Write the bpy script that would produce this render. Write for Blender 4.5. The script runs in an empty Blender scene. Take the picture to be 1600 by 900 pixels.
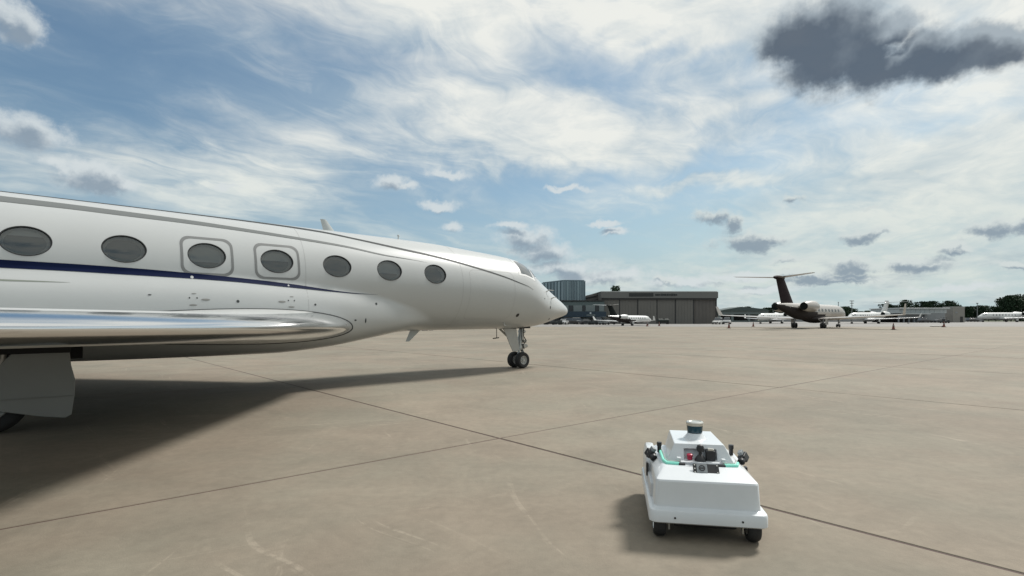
import bpy, bmesh, math, random
import numpy as np
from mathutils import Vector, Matrix, noise as mnoise
random.seed(7)
scene = bpy.context.scene
COL = scene.collection
R = math.radians
EYE = 1.65                      # camera height
HOR, CU, F = 497.0, 800.0, 870.0

# ------------------------------------------------------------------ camera
cam_data = bpy.data.cameras.new('camera')
cam = bpy.data.objects.new('camera', cam_data)
COL.objects.link(cam)
cam.location = (0, 0, EYE)
cam.rotation_euler = (R(90), 0, 0)
cam_data.sensor_width = 36.0
cam_data.lens = 36.0 * F / 1600
cam_data.shift_y = (HOR - 450) / 1600
cam_data.clip_start = 0.05
cam_data.clip_end = 8000
scene.camera = cam

# ------------------------------------------------------------------ view
scene.view_settings.view_transform = 'Standard'
scene.view_settings.look = 'None'
scene.view_settings.exposure = 0.0
scene.view_settings.gamma = 1.0
scene.view_settings.use_curve_mapping = False
scene.cycles.max_bounces = 6

# ------------------------------------------------------------------ sun
SUN_EL, SUN_AZ = 47.0, 50.0      # azimuth to the right of +Y
sd = bpy.data.lights.new('sun', 'SUN')
sd.energy = 4.5
sd.angle = R(11)
sd.color = (1.0, 0.965, 0.91)
sun = bpy.data.objects.new('sun', sd)
COL.objects.link(sun)
sun.rotation_euler = Vector((-math.sin(R(SUN_AZ)) * math.cos(R(SUN_EL)), -math.cos(R(SUN_AZ)) * math.cos(R(SUN_EL)), -math.sin(R(SUN_EL)))).to_track_quat('-Z', 'Y').to_euler()
sun.location = (0, 0, 60)


# ------------------------------------------------------------------ node helper
class NT:
    def __init__(s, tree):
        s.t = tree
    def n(s, typ, **kw):
        nd = s.t.nodes.new(typ)
        for k, v in kw.items():
            setattr(nd, k, v)
        return nd
    def put(s, sock, v):
        if v is None:
            return
        if hasattr(v, 'links') and hasattr(v, 'node'):
            s.t.links.new(v, sock)
        else:
            sock.default_value = v
    def m(s, op, a, b=None, c=None, clamp=False):
        nd = s.n('ShaderNodeMath', operation=op, use_clamp=clamp)
        s.put(nd.inputs[0], a); s.put(nd.inputs[1], b); s.put(nd.inputs[2], c)
        return nd.outputs[0]
    def v(s, op, a, b=None, c=None):
        nd = s.n('ShaderNodeVectorMath', operation=op)
        s.put(nd.inputs[0], a); s.put(nd.inputs[1], b)
        if c is not None:
            s.put(nd.inputs[3 if op == 'SCALE' else 2], c)
        return nd.outputs['Value'] if op in ('LENGTH', 'DOT_PRODUCT') else nd.outputs[0]
    def comb(s, x, y, z):
        nd = s.n('ShaderNodeCombineXYZ')
        s.put(nd.inputs[0], x); s.put(nd.inputs[1], y); s.put(nd.inputs[2], z)
        return nd.outputs[0]
    def noise(s, vec, scale, detail=4, rough=0.55, dist=0.0, color=False):
        nd = s.n('ShaderNodeTexNoise')
        s.put(nd.inputs['Vector'], vec)
        nd.inputs['Scale'].default_value = scale
        nd.inputs['Detail'].default_value = detail
        nd.inputs['Roughness'].default_value = rough
        nd.inputs['Distortion'].default_value = dist
        return nd.outputs['Color' if color else 'Fac']
    def mr(s, v, a, b, c=0.0, d=1.0, smooth=True):
        nd = s.n('ShaderNodeMapRange', interpolation_type='SMOOTHSTEP' if smooth else 'LINEAR', clamp=True)
        s.put(nd.inputs[0], v)
        for i, q in zip((1, 2, 3, 4), (a, b, c, d)):
            s.put(nd.inputs[i], q)
        return nd.outputs[0]
    def mix(s, f, a, b):
        nd = s.n('ShaderNodeMix', data_type='RGBA')
        s.put(nd.inputs['Factor'], f)
        s.put(nd.inputs[6], a); s.put(nd.inputs[7], b)
        return nd.outputs[2]


def srgb(r, g, b):
    f = lambda c: (c / 255 / 12.92) if c <= 10 else ((c / 255 + .055) / 1.055) ** 2.4
    return (f(r), f(g), f(b), 1.0)


# ------------------------------------------------------------------ sky: Nishita blue behind layers of cloud, all laid out by direction
world = bpy.data.worlds.new('World')
scene.world = world
world.use_nodes = True
wt = world.node_tree
wt.nodes.clear()
W = NT(wt)
geo = W.n('ShaderNodeNewGeometry')
sep = W.n('ShaderNodeSeparateXYZ')
gvec = W.v('SCALE', geo.outputs['Incoming'], None, -1.0)
wt.links.new(gvec, sep.inputs[0])
dx, dy, dz = sep.outputs
AZ = W.m('ARCTAN2', dx, dy)
EL = W.m('ARCSINE', dz)
P = W.comb(AZ, EL, 0.0)


def ang(u, v):
    x, z = (u - CU) / F, (HOR - v) / F
    return math.atan(x), math.atan(z / math.hypot(1, x))


def ell(u, v, ru, rv):
    a, e = ang(u, v)
    return a, e, ru / F * math.cos(a) ** 2, rv / F * math.cos(a)


def field_group(name, clouds, soft=False):
    """node group: direction angles -> the greatest of 1 - distance over all the cloud bodies"""
    g = bpy.data.node_groups.new(name, 'ShaderNodeTree')
    g.interface.new_socket('Vector', in_out='INPUT', socket_type='NodeSocketVector')
    g.interface.new_socket('Field', in_out='OUTPUT', socket_type='NodeSocketFloat')
    G = NT(g)
    gi = G.n('NodeGroupInput'); go = G.n('NodeGroupOutput')
    acc = None
    for c in clouds:
        a, e, ra, re = ell(*c[:4])
        d = G.v('MULTIPLY', G.v('SUBTRACT', gi.outputs[0], (a, e, 0)), (1 / ra, 1 / re, 0))
        f = G.m('SUBTRACT', 1.0, G.v('LENGTH', d))
        if soft:
            f = G.m('MULTIPLY', G.mr(f, -0.25, 1.0), c[4])
            acc = f if acc is None else G.m('ADD', acc, f)
        else:
            acc = f if acc is None else G.m('MAXIMUM', acc, f)
    g.links.new(acc, go.inputs[0])
    def call(vec):
        nd = W.n('ShaderNodeGroup'); nd.node_tree = g
        W.put(nd.inputs[0], vec)
        return nd.outputs[0]
    return call


# where the high veil is thick (+) or torn open (-)
VEIL = [(800, 175, 320, 90, .85), (720, 25, 260, 70, .65), (1050, 40, 200, 75, .85), (950, 225, 330, 50, .60), (330, 290, 330, 80, .30), (1090, 287, 150, 14, .55), (1120, 110, 150, 120, .40),
        (1450, 235, 330, 100, .50), (1230, 190, 220, 60, .22), (1430, 340, 420, 130, .62), (1250, 440, 600, 70, .35), (450, 170, 210, 120, .22), (400, 290, 190, 70, .32),
        (1500, 20, 240, 40, .3), (1350, 0, 200, 40, .5), (520, 230, 90, 60, .15),
        (1000, 95, 190, 45, -.52), (800, 290, 190, 40, -.35), (950, 370, 150, 50, -.22), (1130, 200, 160, 16, -.2), (1420, 175, 300, 22, -.2), (130, 60, 300, 120, -.25), (250, 180, 200, 40, -.2), (880, 420, 160, 30, -.0)]
DARK = [(1270, 56, 78, 42), (1232, 58, 48, 32), (1335, 70, 85, 38), (1278, 100, 60, 44), (1400, 92, 90, 30), (1480, 92, 100, 26), (1555, 66, 75, 26), (1395, 45, 60, 22), (1345, 84, 75, 46), (1300, 60, 90, 50), (1440, 80, 60, 34)]
MIDC = [(1170, 379, 52, 17), (1192, 374, 30, 12), (1112, 340, 34, 13), (1150, 347, 26, 13), (1334, 366, 38, 13), (1366, 362, 22, 8), (1435, 414, 62, 13), (1412, 410, 36, 11), (1492, 392, 36, 9), (1560, 356, 44, 16),
        (1600, 352, 40, 16), (1332, 416, 42, 15), (1310, 437, 90, 8), (1262, 428, 50, 8), (1243, 308, 15, 11), (1435, 265, 17, 5), (1585, 420, 50, 8), (1230, 408, 30, 8), (1040, 437, 22, 7), (1364, 326, 14, 3)]
PALE = [(28, 38, 46, 28), (0, 22, 50, 26), (40, 205, 85, 30), (140, 272, 68, 24), (180, 285, 50, 16), (100, 262, 40, 14), (612, 283, 28, 12), (636, 290, 20, 7), (685, 318, 36, 9), (706, 354, 19, 9), (352, 290, 22, 6), (822, 372, 50, 20), (850, 392, 60, 18), (800, 352, 36, 8),
        (880, 420, 80, 14), (700, 270, 40, 7), (880, 293, 36, 5), (960, 366, 26, 8), (940, 352, 30, 5), (940, 434, 90, 12), (1060, 442, 80, 9), (1150, 430, 60, 7), (1190, 450, 60, 8), (1500, 450, 80, 6)]
veil_f = field_group('veil_field', VEIL, True)
dark_f = field_group('dark_cloud_field', DARK)
mid_f = field_group('mid_cloud_field', MIDC)
pale_f = field_group('pale_cloud_field', PALE)

nish = W.n('ShaderNodeTexSky', sky_type='NISHITA')
nish.sun_disc = False
nish.sun_elevation = R(SUN_EL)
nish.sun_rotation = R(SUN_AZ)
nish.air_density = 1.0
nish.dust_density = 1.6
nish.ozone_density = 2.0
base = W.v('MULTIPLY', nish.outputs[0], (0.086, 0.100, 0.097))
lowf = W.mr(EL, 0.0, 0.30, 1.0, 0.0)                                   # paler, greener towards the horizon
az_r = W.mr(AZ, -0.25, 0.55, 0.0, 1.0)
base = W.mix(W.m('MULTIPLY', lowf, W.m('MULTIPLY_ADD', az_r, 0.35, 0.55)), base, W.mix(az_r, srgb(158, 184, 208), srgb(186, 209, 214)))

# high veil, drawn on a plane far above so that it foreshortens as real cirrus does
zz = W.m('MAXIMUM', W.m('ADD', dz, 0.10), 0.03)
q = W.comb(W.m('DIVIDE', dx, zz), W.m('DIVIDE', dy, zz), 0.0)
qw = W.v('ADD', q, W.v('SCALE', W.v('SUBTRACT', W.noise(q, 1.1, 3, color=True), (.5, .5, .5)), None, 0.75))
rotq = W.n('ShaderNodeVectorRotate', rotation_type='Z_AXIS'); W.put(rotq.inputs['Vector'], qw); rotq.inputs['Angle'].default_value = R(38)
qs = W.v('MULTIPLY', rotq.outputs[0], (1.0, 0.42, 1.0))
n1 = W.noise(qs, 1.5, 6, 0.58)
n2 = W.noise(W.v('ADD', qs, (7, 3, 0)), 4.2, 6, 0.62, 0.8)
wv = W.n('ShaderNodeTexWave', wave_type='BANDS', bands_direction='DIAGONAL')
W.put(wv.inputs['Vector'], W.v('ADD', q, W.v('SCALE', W.noise(q, 2.6, 3, color=True), None, 0.35)))
wv.inputs['Scale'].default_value = 4.6; wv.inputs['Distortion'].default_value = 2.2; wv.inputs['Detail'].default_value = 3; wv.inputs['Detail Scale'].default_value = 2.5
ripm = field_group('ripple_field', [(1075, 30, 150, 70, 1.0)], True)(P)
vw = W.v('ADD', P, W.v('SCALE', W.v('SUBTRACT', W.noise(P, 7.0, 5, color=True), (.5, .5, .5)), None, 0.13))
cov = W.m('ADD', veil_f(vw), W.m('MULTIPLY', W.m('SUBTRACT', n1, 0.5), 1.25))
cov = W.m('ADD', cov, W.m('MULTIPLY', W.m('SUBTRACT', n2, 0.5), 0.62))
cov = W.m('ADD', cov, W.m('MULTIPLY', ripm, W.m('MULTIPLY', W.m('SUBTRACT', wv.outputs['Fac'], 0.55), 0.55)))
side = W.m('ADD', W.mr(W.m('ABSOLUTE', AZ), 0.85, 1.3, 0.0, 0.30), W.m('MULTIPLY', W.mr(AZ, 0.55, 1.0), W.mr(W.m('ABSOLUTE', W.m('SUBTRACT', AZ, 1.2)), 0.8, 1.4, 0.45, 0.0)))                # beyond the frame the broken veil goes on at its mean thickness
cov = W.m('ADD', cov, W.m('ADD', side, W.mr(EL, 0.44, 0.62, 0.0, 0.40)))
sdir = (math.sin(R(SUN_AZ)) * math.cos(R(SUN_EL)), math.cos(R(SUN_AZ)) * math.cos(R(SUN_EL)), math.sin(R(SUN_EL)))
cov = W.m('ADD', cov, W.mr(W.v('DOT_PRODUCT', gvec, sdir), 0.78, 0.98, 0.0, 0.6))       # bright cloud round the sun
cov = W.mr(cov, -0.42, 0.82, 0.05, 0.97)
n3 = W.noise(W.v('ADD', W.v('MULTIPLY', P, (1.0, 2.6, 1.0)), (3, 9, 0)), 5.5, 6, 0.60, 0.5)
vb = W.m('ADD', W.m('MULTIPLY', W.m('SUBTRACT', n1, 0.5), 2.0), W.m('ADD', W.m('MULTIPLY', W.m('SUBTRACT', n2, 0.5), 1.1), W.m('MULTIPLY', W.m('SUBTRACT', n3, 0.5), 1.7)))
vb = W.m('ADD', vb, W.m('MULTIPLY_ADD', cov, 0.95, -0.14), clamp=True)
veil_col = W.mix(vb, srgb(166, 186, 200), srgb(239, 240, 234))
low2 = W.mr(EL, 0.02, 0.36, 1.0, 0.0)
veil_col = W.mix(W.m('MULTIPLY', low2, 0.78), veil_col, W.mix(W.mr(n3, 0.38, 0.62), srgb(186, 203, 205), srgb(207, 217, 212)))
sky = W.mix(cov, base, veil_col)

# low band of distant cumulus all round the horizon
hb = W.comb(W.m('MULTIPLY', AZ, 1.0), W.m('MULTIPLY', EL, 3.4), 0.0)
hn = W.noise(hb, 9.0, 6, 0.58)
hn2 = W.noise(W.v('ADD', hb, (0.006, 0.035, 0.0)), 9.0, 6, 0.58)
hmask = W.m('MULTIPLY', W.mr(EL, 0.006, 0.02), W.mr(EL, 0.05, 0.13, 1.0, 0.0))
halpha = W.m('MULTIPLY', W.mr(hn, 0.47, 0.60), W.m('MULTIPLY', hmask, 0.62))
hshade = W.mr(hn2, 0.46, 0.66)
sky = W.mix(halpha, sky, W.mix(hshade, srgb(214, 221, 219), srgb(166, 182, 190)))


def clouds(sky, fcall, warp, namp, nscale, lo, hi, bright, darkc, off, sh_lo, sh_hi, strength=1.0, lumps=0.0):
    pw = W.v('ADD', P, W.v('SCALE', W.v('SUBTRACT', W.noise(P, nscale * 0.8, 5, 0.62, color=True), (.5, .5, .5)), None, warp))
    det = W.m('MULTIPLY', W.m('SUBTRACT', W.noise(P, nscale, 6, 0.66), 0.5), namp)
    f = W.m('ADD', fcall(pw), det)
    a = W.m('MULTIPLY', W.mr(f, lo, hi), strength)
    p2 = W.v('ADD', P, off)
    det2 = W.m('MULTIPLY', W.m('SUBTRACT', W.noise(p2, nscale, 4, 0.6), 0.5), namp)
    f2 = W.m('ADD', fcall(W.v('ADD', pw, off)), det2)
    s = W.mr(f2, sh_lo, sh_hi)
    if lumps:
        s = W.m('ADD', s, W.m('MULTIPLY', W.m('SUBTRACT', W.noise(P, nscale * 1.7, 4, 0.55), 0.5), lumps), clamp=True)
    return W.mix(a, sky, W.mix(s, bright, darkc))


sky = clouds(sky, pale_f, 0.05, 1.9, 20.0, -0.30, 0.60, srgb(214, 221, 223), srgb(142, 157, 171), (0.004, 0.014, 0), -0.1, 0.8, 0.85)
sky = clouds(sky, mid_f, 0.05, 2.0, 26.0, -0.30, 0.55, srgb(210, 218, 217), srgb(140, 156, 169), (0.002, 0.009, 0), -0.30, 0.55, 0.92)
sky = clouds(sky, dark_f, 0.085, 1.9, 9.0, -0.42, 0.34, srgb(162, 174, 183), srgb(86, 99, 114), (0.0, 0.016, 0), -0.40, 0.42, 0.95, 0.9)
ground_side = W.mr(dz, -0.02, 0.0)
sky = W.mix(ground_side, srgb(120, 118, 110), sky)
bg = W.n('ShaderNodeBackground')
W.put(bg.inputs[0], sky)
bg.inputs[1].default_value = 1.0
wo = W.n('ShaderNodeOutputWorld')
wt.links.new(bg.outputs[0], wo.inputs[0])
world.cycles.sampling_method = 'MANUAL'
world.cycles.sample_map_resolution = 512

# ------------------------------------------------------------------ materials
MATS = {}
def mat(name, col, rough=0.5, metal=0.0, coat=0.0, spec=0.5, var=0.0, vscale=3.0, bump=0.0, bscale=40.0, trans=0.0, emis=None, rvar=0.0):
    if name in MATS:
        return MATS[name]
    m = bpy.data.materials.new(name); m.use_nodes = True
    T = NT(m.node_tree)
    b = m.node_tree.nodes['Principled BSDF']
    c = (col[0], col[1], col[2], 1.0)
    b.inputs['Base Color'].default_value = c
    b.inputs['Roughness'].default_value = rough
    b.inputs['Metallic'].default_value = metal
    b.inputs['Coat Weight'].default_value = coat
    b.inputs['Coat Roughness'].default_value = 0.06
    b.inputs['Specular IOR Level'].default_value = spec
    if trans:
        b.inputs['Transmission Weight'].default_value = trans
    if emis:
        b.inputs['Emission Color'].default_value = (*emis[:3], 1); b.inputs['Emission Strength'].default_value = emis[3]
    tc = T.n('ShaderNodeTexCoord')
    if var or rvar:
        nz = T.noise(tc.outputs['Object'], vscale, 6, 0.6)
        if var:
            k = T.mr(nz, 0.25, 0.75, 1 - var, 1 + var, False)
            T.put(b.inputs['Base Color'], T.v('SCALE', c[:3], None, k))
        if rvar:
            T.put(b.inputs['Roughness'], T.mr(nz, 0.25, 0.75, max(rough - rvar, .01), rough + rvar, False))
    if bump:
        bp = T.n('ShaderNodeBump'); bp.inputs['Strength'].default_value = bump; bp.inputs['Distance'].default_value = 0.01
        T.put(bp.inputs['Height'], T.noise(tc.outputs['Object'], bscale, 5, 0.6))
        T.put(b.inputs['Normal'], bp.outputs[0])
    MATS[name] = m
    return m


def concrete_mat(name, base, joints=False):
    m = bpy.data.materials.new(name); m.use_nodes = True
    T = NT(m.node_tree); b = m.node_tree.nodes['Principled BSDF']
    g = T.n('ShaderNodeNewGeometry'); p = g.outputs['Position']
    oi = T.n('ShaderNodeObjectInfo')
    big = T.noise(p, 0.16, 5, 0.6, 0.4)
    mid = T.noise(T.v('ADD', p, (31, 7, 0)), 0.9, 6, 0.68, 0.8)
    sml = T.noise(p, 9.0, 5, 0.7)
    grain = T.noise(p, 150.0, 3, 0.7)
    k = T.mr(big, 0.3, 0.7, 0.86, 1.12, False)
    k = T.m('MULTIPLY', k, T.mr(mid, 0.28, 0.72, 0.86, 1.13, False))
    k = T.m('MULTIPLY', k, T.mr(sml, 0.3, 0.7, 0.91, 1.08, False))
    k = T.m('MULTIPLY', k, T.mr(grain, 0.3, 0.7, 0.92, 1.08, False))
    k = T.m('MULTIPLY', k, T.m('MULTIPLY_ADD', oi.outputs['Random'], 0.07, 0.965))
    col = T.v('SCALE', base[:3], None, k)
    # warm and cool blotches
    hue = T.mr(T.noise(T.v('ADD', p, (5, 80, 0)), 0.35, 4, 0.6), 0.35, 0.65)
    col = T.mix(hue, T.v('MULTIPLY', col, (1.02, 0.99, 0.965)), T.v('MULTIPLY', col, (0.96, 1.0, 0.985)))
    # pale scrapes: streaky noise in several directions, broken up by a mask
    tot = None
    for i, (a, sx, sy, th) in enumerate(((52, 0.14, 6.5, .61), (-28, 0.20, 8.0, .62), (80, 0.26, 7.0, .63))):
        r = T.n('ShaderNodeVectorRotate', rotation_type='Z_AXIS')
        wp = T.v('ADD', p, T.v('SCALE', T.noise(p, 0.3, 2, color=True), None, 1.2))
        T.put(r.inputs['Vector'], wp); r.inputs['Angle'].default_value = R(a)
        s = T.noise(T.v('ADD', T.v('MULTIPLY', r.outputs[0], (sx, sy, 1)), (i * 17, 0, 0)), 1.0, 4, 0.62)
        s = T.mr(s, th, th + 0.07)
        msk = T.mr(T.noise(T.v('ADD', p, (i * 23, 11, 0)), 0.45, 4, 0.6), 0.46, 0.60)
        s = T.m('MULTIPLY', T.m('MULTIPLY', s, msk), T.mr(sml, 0.35, 0.6))
        tot = s if tot is None else T.m('MAXIMUM', tot, s)
    col = T.mix(T.m('MULTIPLY', tot, 0.36), col, (min(base[0] * 1.75, .6), min(base[1] * 1.75, .6), min(base[2] * 1.75, .6), 1))
    # oil drops
    vo = T.n('ShaderNodeTexVoronoi', feature='F1'); T.put(vo.inputs['Vector'], T.v('ADD', p, T.v('SCALE', T.noise(p, 3, 3, color=True), None, .25))); vo.inputs['Scale'].default_value = 0.33
    spot = T.m('MULTIPLY', T.mr(vo.outputs['Distance'], 0.05, 0.13, 1, 0), 0.30)
    col = T.mix(spot, col, T.v('SCALE', col, None, 0.62))
    if joints:
        # the slab joints carry on beyond the slabs that are built one by one, where they are too thin to be geometry
        r = T.n('ShaderNodeVectorRotate', rotation_type='Z_AXIS'); T.put(r.inputs['Vector'], T.v('SUBTRACT', p, (C0[0], C0[1], 0))); r.inputs['Angle'].default_value = -math.atan2(E1[1], E1[0])
        sp = T.n('ShaderNodeSeparateXYZ'); T.put(sp.inputs[0], r.outputs[0])
        jt = None
        for ax in (0, 1):
            fr = T.m('ABSOLUTE', T.m('SUBTRACT', T.m('FRACT', T.m('ADD', T.m('DIVIDE', sp.outputs[ax], SL), 0.5)), 0.5))
            f = T.m('LESS_THAN', fr, 0.0035)
            jt = f if jt is None else T.m('MAXIMUM', jt, f)
        col = T.mix(T.m('MULTIPLY', jt, 0.7), col, (0.05, 0.04, 0.035, 1))
    T.put(b.inputs['Base Color'], col)
    b.inputs['Roughness'].default_value = 0.85
    b.inputs['Specular IOR Level'].default_value = 0.3
    bp = T.n('ShaderNodeBump'); bp.inputs['Strength'].default_value = 0.35; bp.inputs['Distance'].default_value = 0.006
    T.put(bp.inputs['Height'], T.m('ADD', T.noise(p, 60, 4, 0.7), T.m('MULTIPLY', mid, 2.0)))
    T.put(b.inputs['Normal'], bp.outputs[0])
    return m


# ------------------------------------------------------------------ object helpers
def link(o, parent=None):
    COL.objects.link(o)
    if parent is not None:
        o.parent = parent
    return o

def tag(o, label=None, cat=None, group=None, kind=None):
    if label: o['label'] = label
    if cat: o['category'] = cat
    if group: o['group'] = group
    if kind: o['kind'] = kind
    return o

def empty(name, loc=(0, 0, 0), rz=0.0, parent=None):
    o = bpy.data.objects.new(name, None)
    o.empty_display_size = 0.2
    o.location = loc; o.rotation_euler = (0, 0, rz)
    return link(o, parent)

def copy_tree(o, parent=None):
    c = o.copy(); COL.objects.link(c)
    if parent is not None:
        c.parent = parent
    for ch in list(o.children):
        copy_tree(ch, c)
    return c


class MB:
    """collects shapes into one mesh"""
    def __init__(s):
        s.v = []; s.f = []; s.sm = []; s.mi = []; s.cur = 0
    def add(s, vs, fs, smooth=False, M=None):
        o = len(s.v)
        for p in vs:
            p = Vector(p)
            if M is not None:
                p = M @ p
            s.v.append(p)
        for f in fs:
            s.f.append(tuple(i + o for i in f)); s.sm.append(smooth); s.mi.append(s.cur)
        return s
    def box(s, c, d, M=None, taper=(1, 1), shift=(0, 0)):
        x, y, z = c; a, b, h = d[0] / 2, d[1] / 2, d[2] / 2
        vs = [(x - a, y - b, z - h), (x + a, y - b, z - h), (x + a, y + b, z - h), (x - a, y + b, z - h)]
        vs += [(x + shift[0] + sx * a * taper[0], y + shift[1] + sy * b * taper[1], z + h) for sx, sy in ((-1, -1), (1, -1), (1, 1), (-1, 1))]
        return s.add(vs, [(3, 2, 1, 0), (4, 5, 6, 7), (0, 1, 5, 4), (1, 2, 6, 5), (2, 3, 7, 6), (3, 0, 4, 7)], False, M)
    def cyl(s, p0, p1, r0, r1=None, n=16, caps=True, smooth=True):
        r1 = r0 if r1 is None else r1
        p0, p1 = Vector(p0), Vector(p1)
        d = (p1 - p0).normalized()
        a = d.orthogonal().normalized(); b = d.cross(a)
        vs = []
        for p, r in ((p0, r0), (p1, r1)):
            for i in range(n):
                t = 2 * math.pi * i / n
                vs.append(p + a * (r * math.cos(t)) + b * (r * math.sin(t)))
        s.add(vs, [(i, (i + 1) % n, n + (i + 1) % n, n + i) for i in range(n)], smooth)
        if caps:
            s.add(vs[:n], [tuple(range(n - 1, -1, -1))]); s.add(vs[n:], [tuple(range(n))])
        return s
    def tube(s, pts, r, n=8):
        for i in range(len(pts) - 1):
            s.cyl(pts[i], pts[i + 1], r, n=n)
        return s
    def lathe(s, prof, p0, axis, n=24, smooth=True):
        """profile of (distance along the axis, radius)"""
        p0 = Vector(p0); d = Vector(axis).normalized(); a = d.orthogonal().normalized(); b = d.cross(a)
        vs = []
        for h, r in prof:
            for i in range(n):
                t = 2 * math.pi * i / n
                vs.append(p0 + d * h + a * (r * math.cos(t)) + b * (r * math.sin(t)))
        fs = []
        for k in range(len(prof) - 1):
            for i in range(n):
                j = (i + 1) % n
                fs.append((k * n + i, k * n + j, (k + 1) * n + j, (k + 1) * n + i))
        return s.add(vs, fs, smooth)
    def loft(s, rings, closed=True, caps=True, smooth=True):
        n = len(rings[0]); vs = [p for r in rings for p in r]; fs = []
        for k in range(len(rings) - 1):
            for i in range(n if closed else n - 1):
                j = (i + 1) % n
                fs.append((k * n + i, k * n + j, (k + 1) * n + j, (k + 1) * n + i))
        s.add(vs, fs, smooth)
        if caps and closed:
            s.add(rings[0], [tuple(range(n - 1, -1, -1))]); s.add(rings[-1], [tuple(range(n))])
        return s
    def ball(s, c, r, n=12, sc=(1, 1, 1)):
        c = Vector(c); vs = [c + Vector((0, 0, -r * sc[2]))]
        for k in range(1, n // 2):
            ph = -math.pi / 2 + math.pi * k / (n // 2)
            for i in range(n):
                t = 2 * math.pi * i / n
                vs.append(c + Vector((r * sc[0] * math.cos(ph) * math.cos(t), r * sc[1] * math.cos(ph) * math.sin(t), r * sc[2] * math.sin(ph))))
        vs.append(c + Vector((0, 0, r * sc[2]))); fs = []
        m = n // 2 - 1
        for i in range(n):
            fs.append((0, 1 + (i + 1) % n, 1 + i)); fs.append((len(vs) - 1, 1 + (m - 1) * n + i, 1 + (m - 1) * n + (i + 1) % n))
        for k in range(m - 1):
            for i in range(n):
                j = (i + 1) % n
                fs.append((1 + k * n + i, 1 + k * n + j, 1 + (k + 1) * n + j, 1 + (k + 1) * n + i))
        return s.add(vs, fs, True)
    def build(s, name, m, parent=None, bevel=0.0, seg=2, recalc=True, angle=30):
        me = bpy.data.meshes.new(name)
        me.from_pydata([tuple(p) for p in s.v], [], s.f)
        for p, k, q in zip(me.polygons, s.sm, s.mi):
            p.use_smooth = k; p.material_index = q
        for mm in (m if isinstance(m, (list, tuple)) else [m]):
            me.materials.append(mm)
        if recalc:
            bm = bmesh.new(); bm.from_mesh(me)
            bmesh.ops.remove_doubles(bm, verts=bm.verts, dist=1e-5)
            bmesh.ops.recalc_face_normals(bm, faces=bm.faces)
            bm.to_mesh(me); bm.free()
        if any(s.sm) or bevel:
            me.set_sharp_from_angle(angle=R(angle if not bevel else 35))
        o = bpy.data.objects.new(name, me)
        link(o, parent)
        if bevel:
            for p in me.polygons: p.use_smooth = True
            b = o.modifiers.new('bevel', 'BEVEL'); b.width = bevel; b.segments = seg; b.limit_method = 'ANGLE'; b.angle_limit = R(25); b.harden_normals = True
        return o


# ------------------------------------------------------------------ the apron: slabs laid one by one, ground beyond
C0 = (-0.175, 7.64)
E1 = (math.cos(math.atan2(870, 1013)), math.sin(math.atan2(870, 1013)))
E2 = (-E1[1], E1[0])
SL = 8.6
I0, I1, J0, J1 = -2, 11, -3, 8
cbase = (0.205, 0.178, 0.141)
m_slab = concrete_mat('apron_concrete', cbase)
m_ground = concrete_mat('apron_concrete_far', cbase, joints=True)
m_seal = mat('joint_sealant', (0.050, 0.022, 0.018), 0.8)
def gp(i, j, z=0.0):
    return (C0[0] + (i * E1[0] + j * E2[0]) * SL, C0[1] + (i * E1[1] + j * E2[1]) * SL, z)
B = 300
mb = MB()
mb.add([gp(-B, -B), gp(B, -B), gp(B, J0), gp(-B, J0)], [(0, 1, 2, 3)])
mb.add([gp(-B, J1), gp(B, J1), gp(B, B), gp(-B, B)], [(0, 1, 2, 3)])
mb.add([gp(-B, J0), gp(I0, J0), gp(I0, J1), gp(-B, J1)], [(0, 1, 2, 3)])
mb.add([gp(I1, J0), gp(B, J0), gp(B, J1), gp(I1, J1)], [(0, 1, 2, 3)])
mb.add([gp(I0, J0, -.2), gp(I1, J0, -.2), gp(I1, J1, -.2), gp(I0, J1, -.2)], [(0, 1, 2, 3)])
ground = mb.build('ground', m_ground, recalc=False)
tag(ground, kind='structure', label='beige concrete airport apron reaching to the horizon')
mb = MB(); mb.add([gp(I0, J0, -.006), gp(I1, J0, -.006), gp(I1, J1, -.006), gp(I0, J1, -.006)], [(0, 1, 2, 3)])
mb.build('joint_sealant', m_seal, ground, recalc=False)
def slab_mesh():
    h = SL / 2 - 0.014; b = 0.010
    vs = [(sx * h, sy * h, -0.1) for sx, sy in ((-1, -1), (1, -1), (1, 1), (-1, 1))]
    vs += [(sx * h, sy * h, -b) for sx, sy in ((-1, -1), (1, -1), (1, 1), (-1, 1))]
    vs += [(sx * (h - b), sy * (h - b), 0) for sx, sy in ((-1, -1), (1, -1), (1, 1), (-1, 1))]
    fs = [(8, 9, 10, 11)]
    for i in range(4):
        j = (i + 1) % 4
        fs += [(i, j, 4 + j, 4 + i), (4 + i, 4 + j, 8 + j, 8 + i)]
    me = bpy.data.meshes.new('slab'); me.from_pydata(vs, [], fs); me.materials.append(m_slab)
    return me
sm_ = slab_mesh()
for i in range(I0, I1):
    for j in range(J0, J1):
        o = bpy.data.objects.new('slab', sm_)
        o.location = gp(i + .5, j + .5, random.uniform(-.0015, .0015))
        o.rotation_euler = (random.uniform(-.0002, .0002), random.uniform(-.0002, .0002), math.atan2(E1[1], E1[0]))
        link(o, ground)
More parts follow.
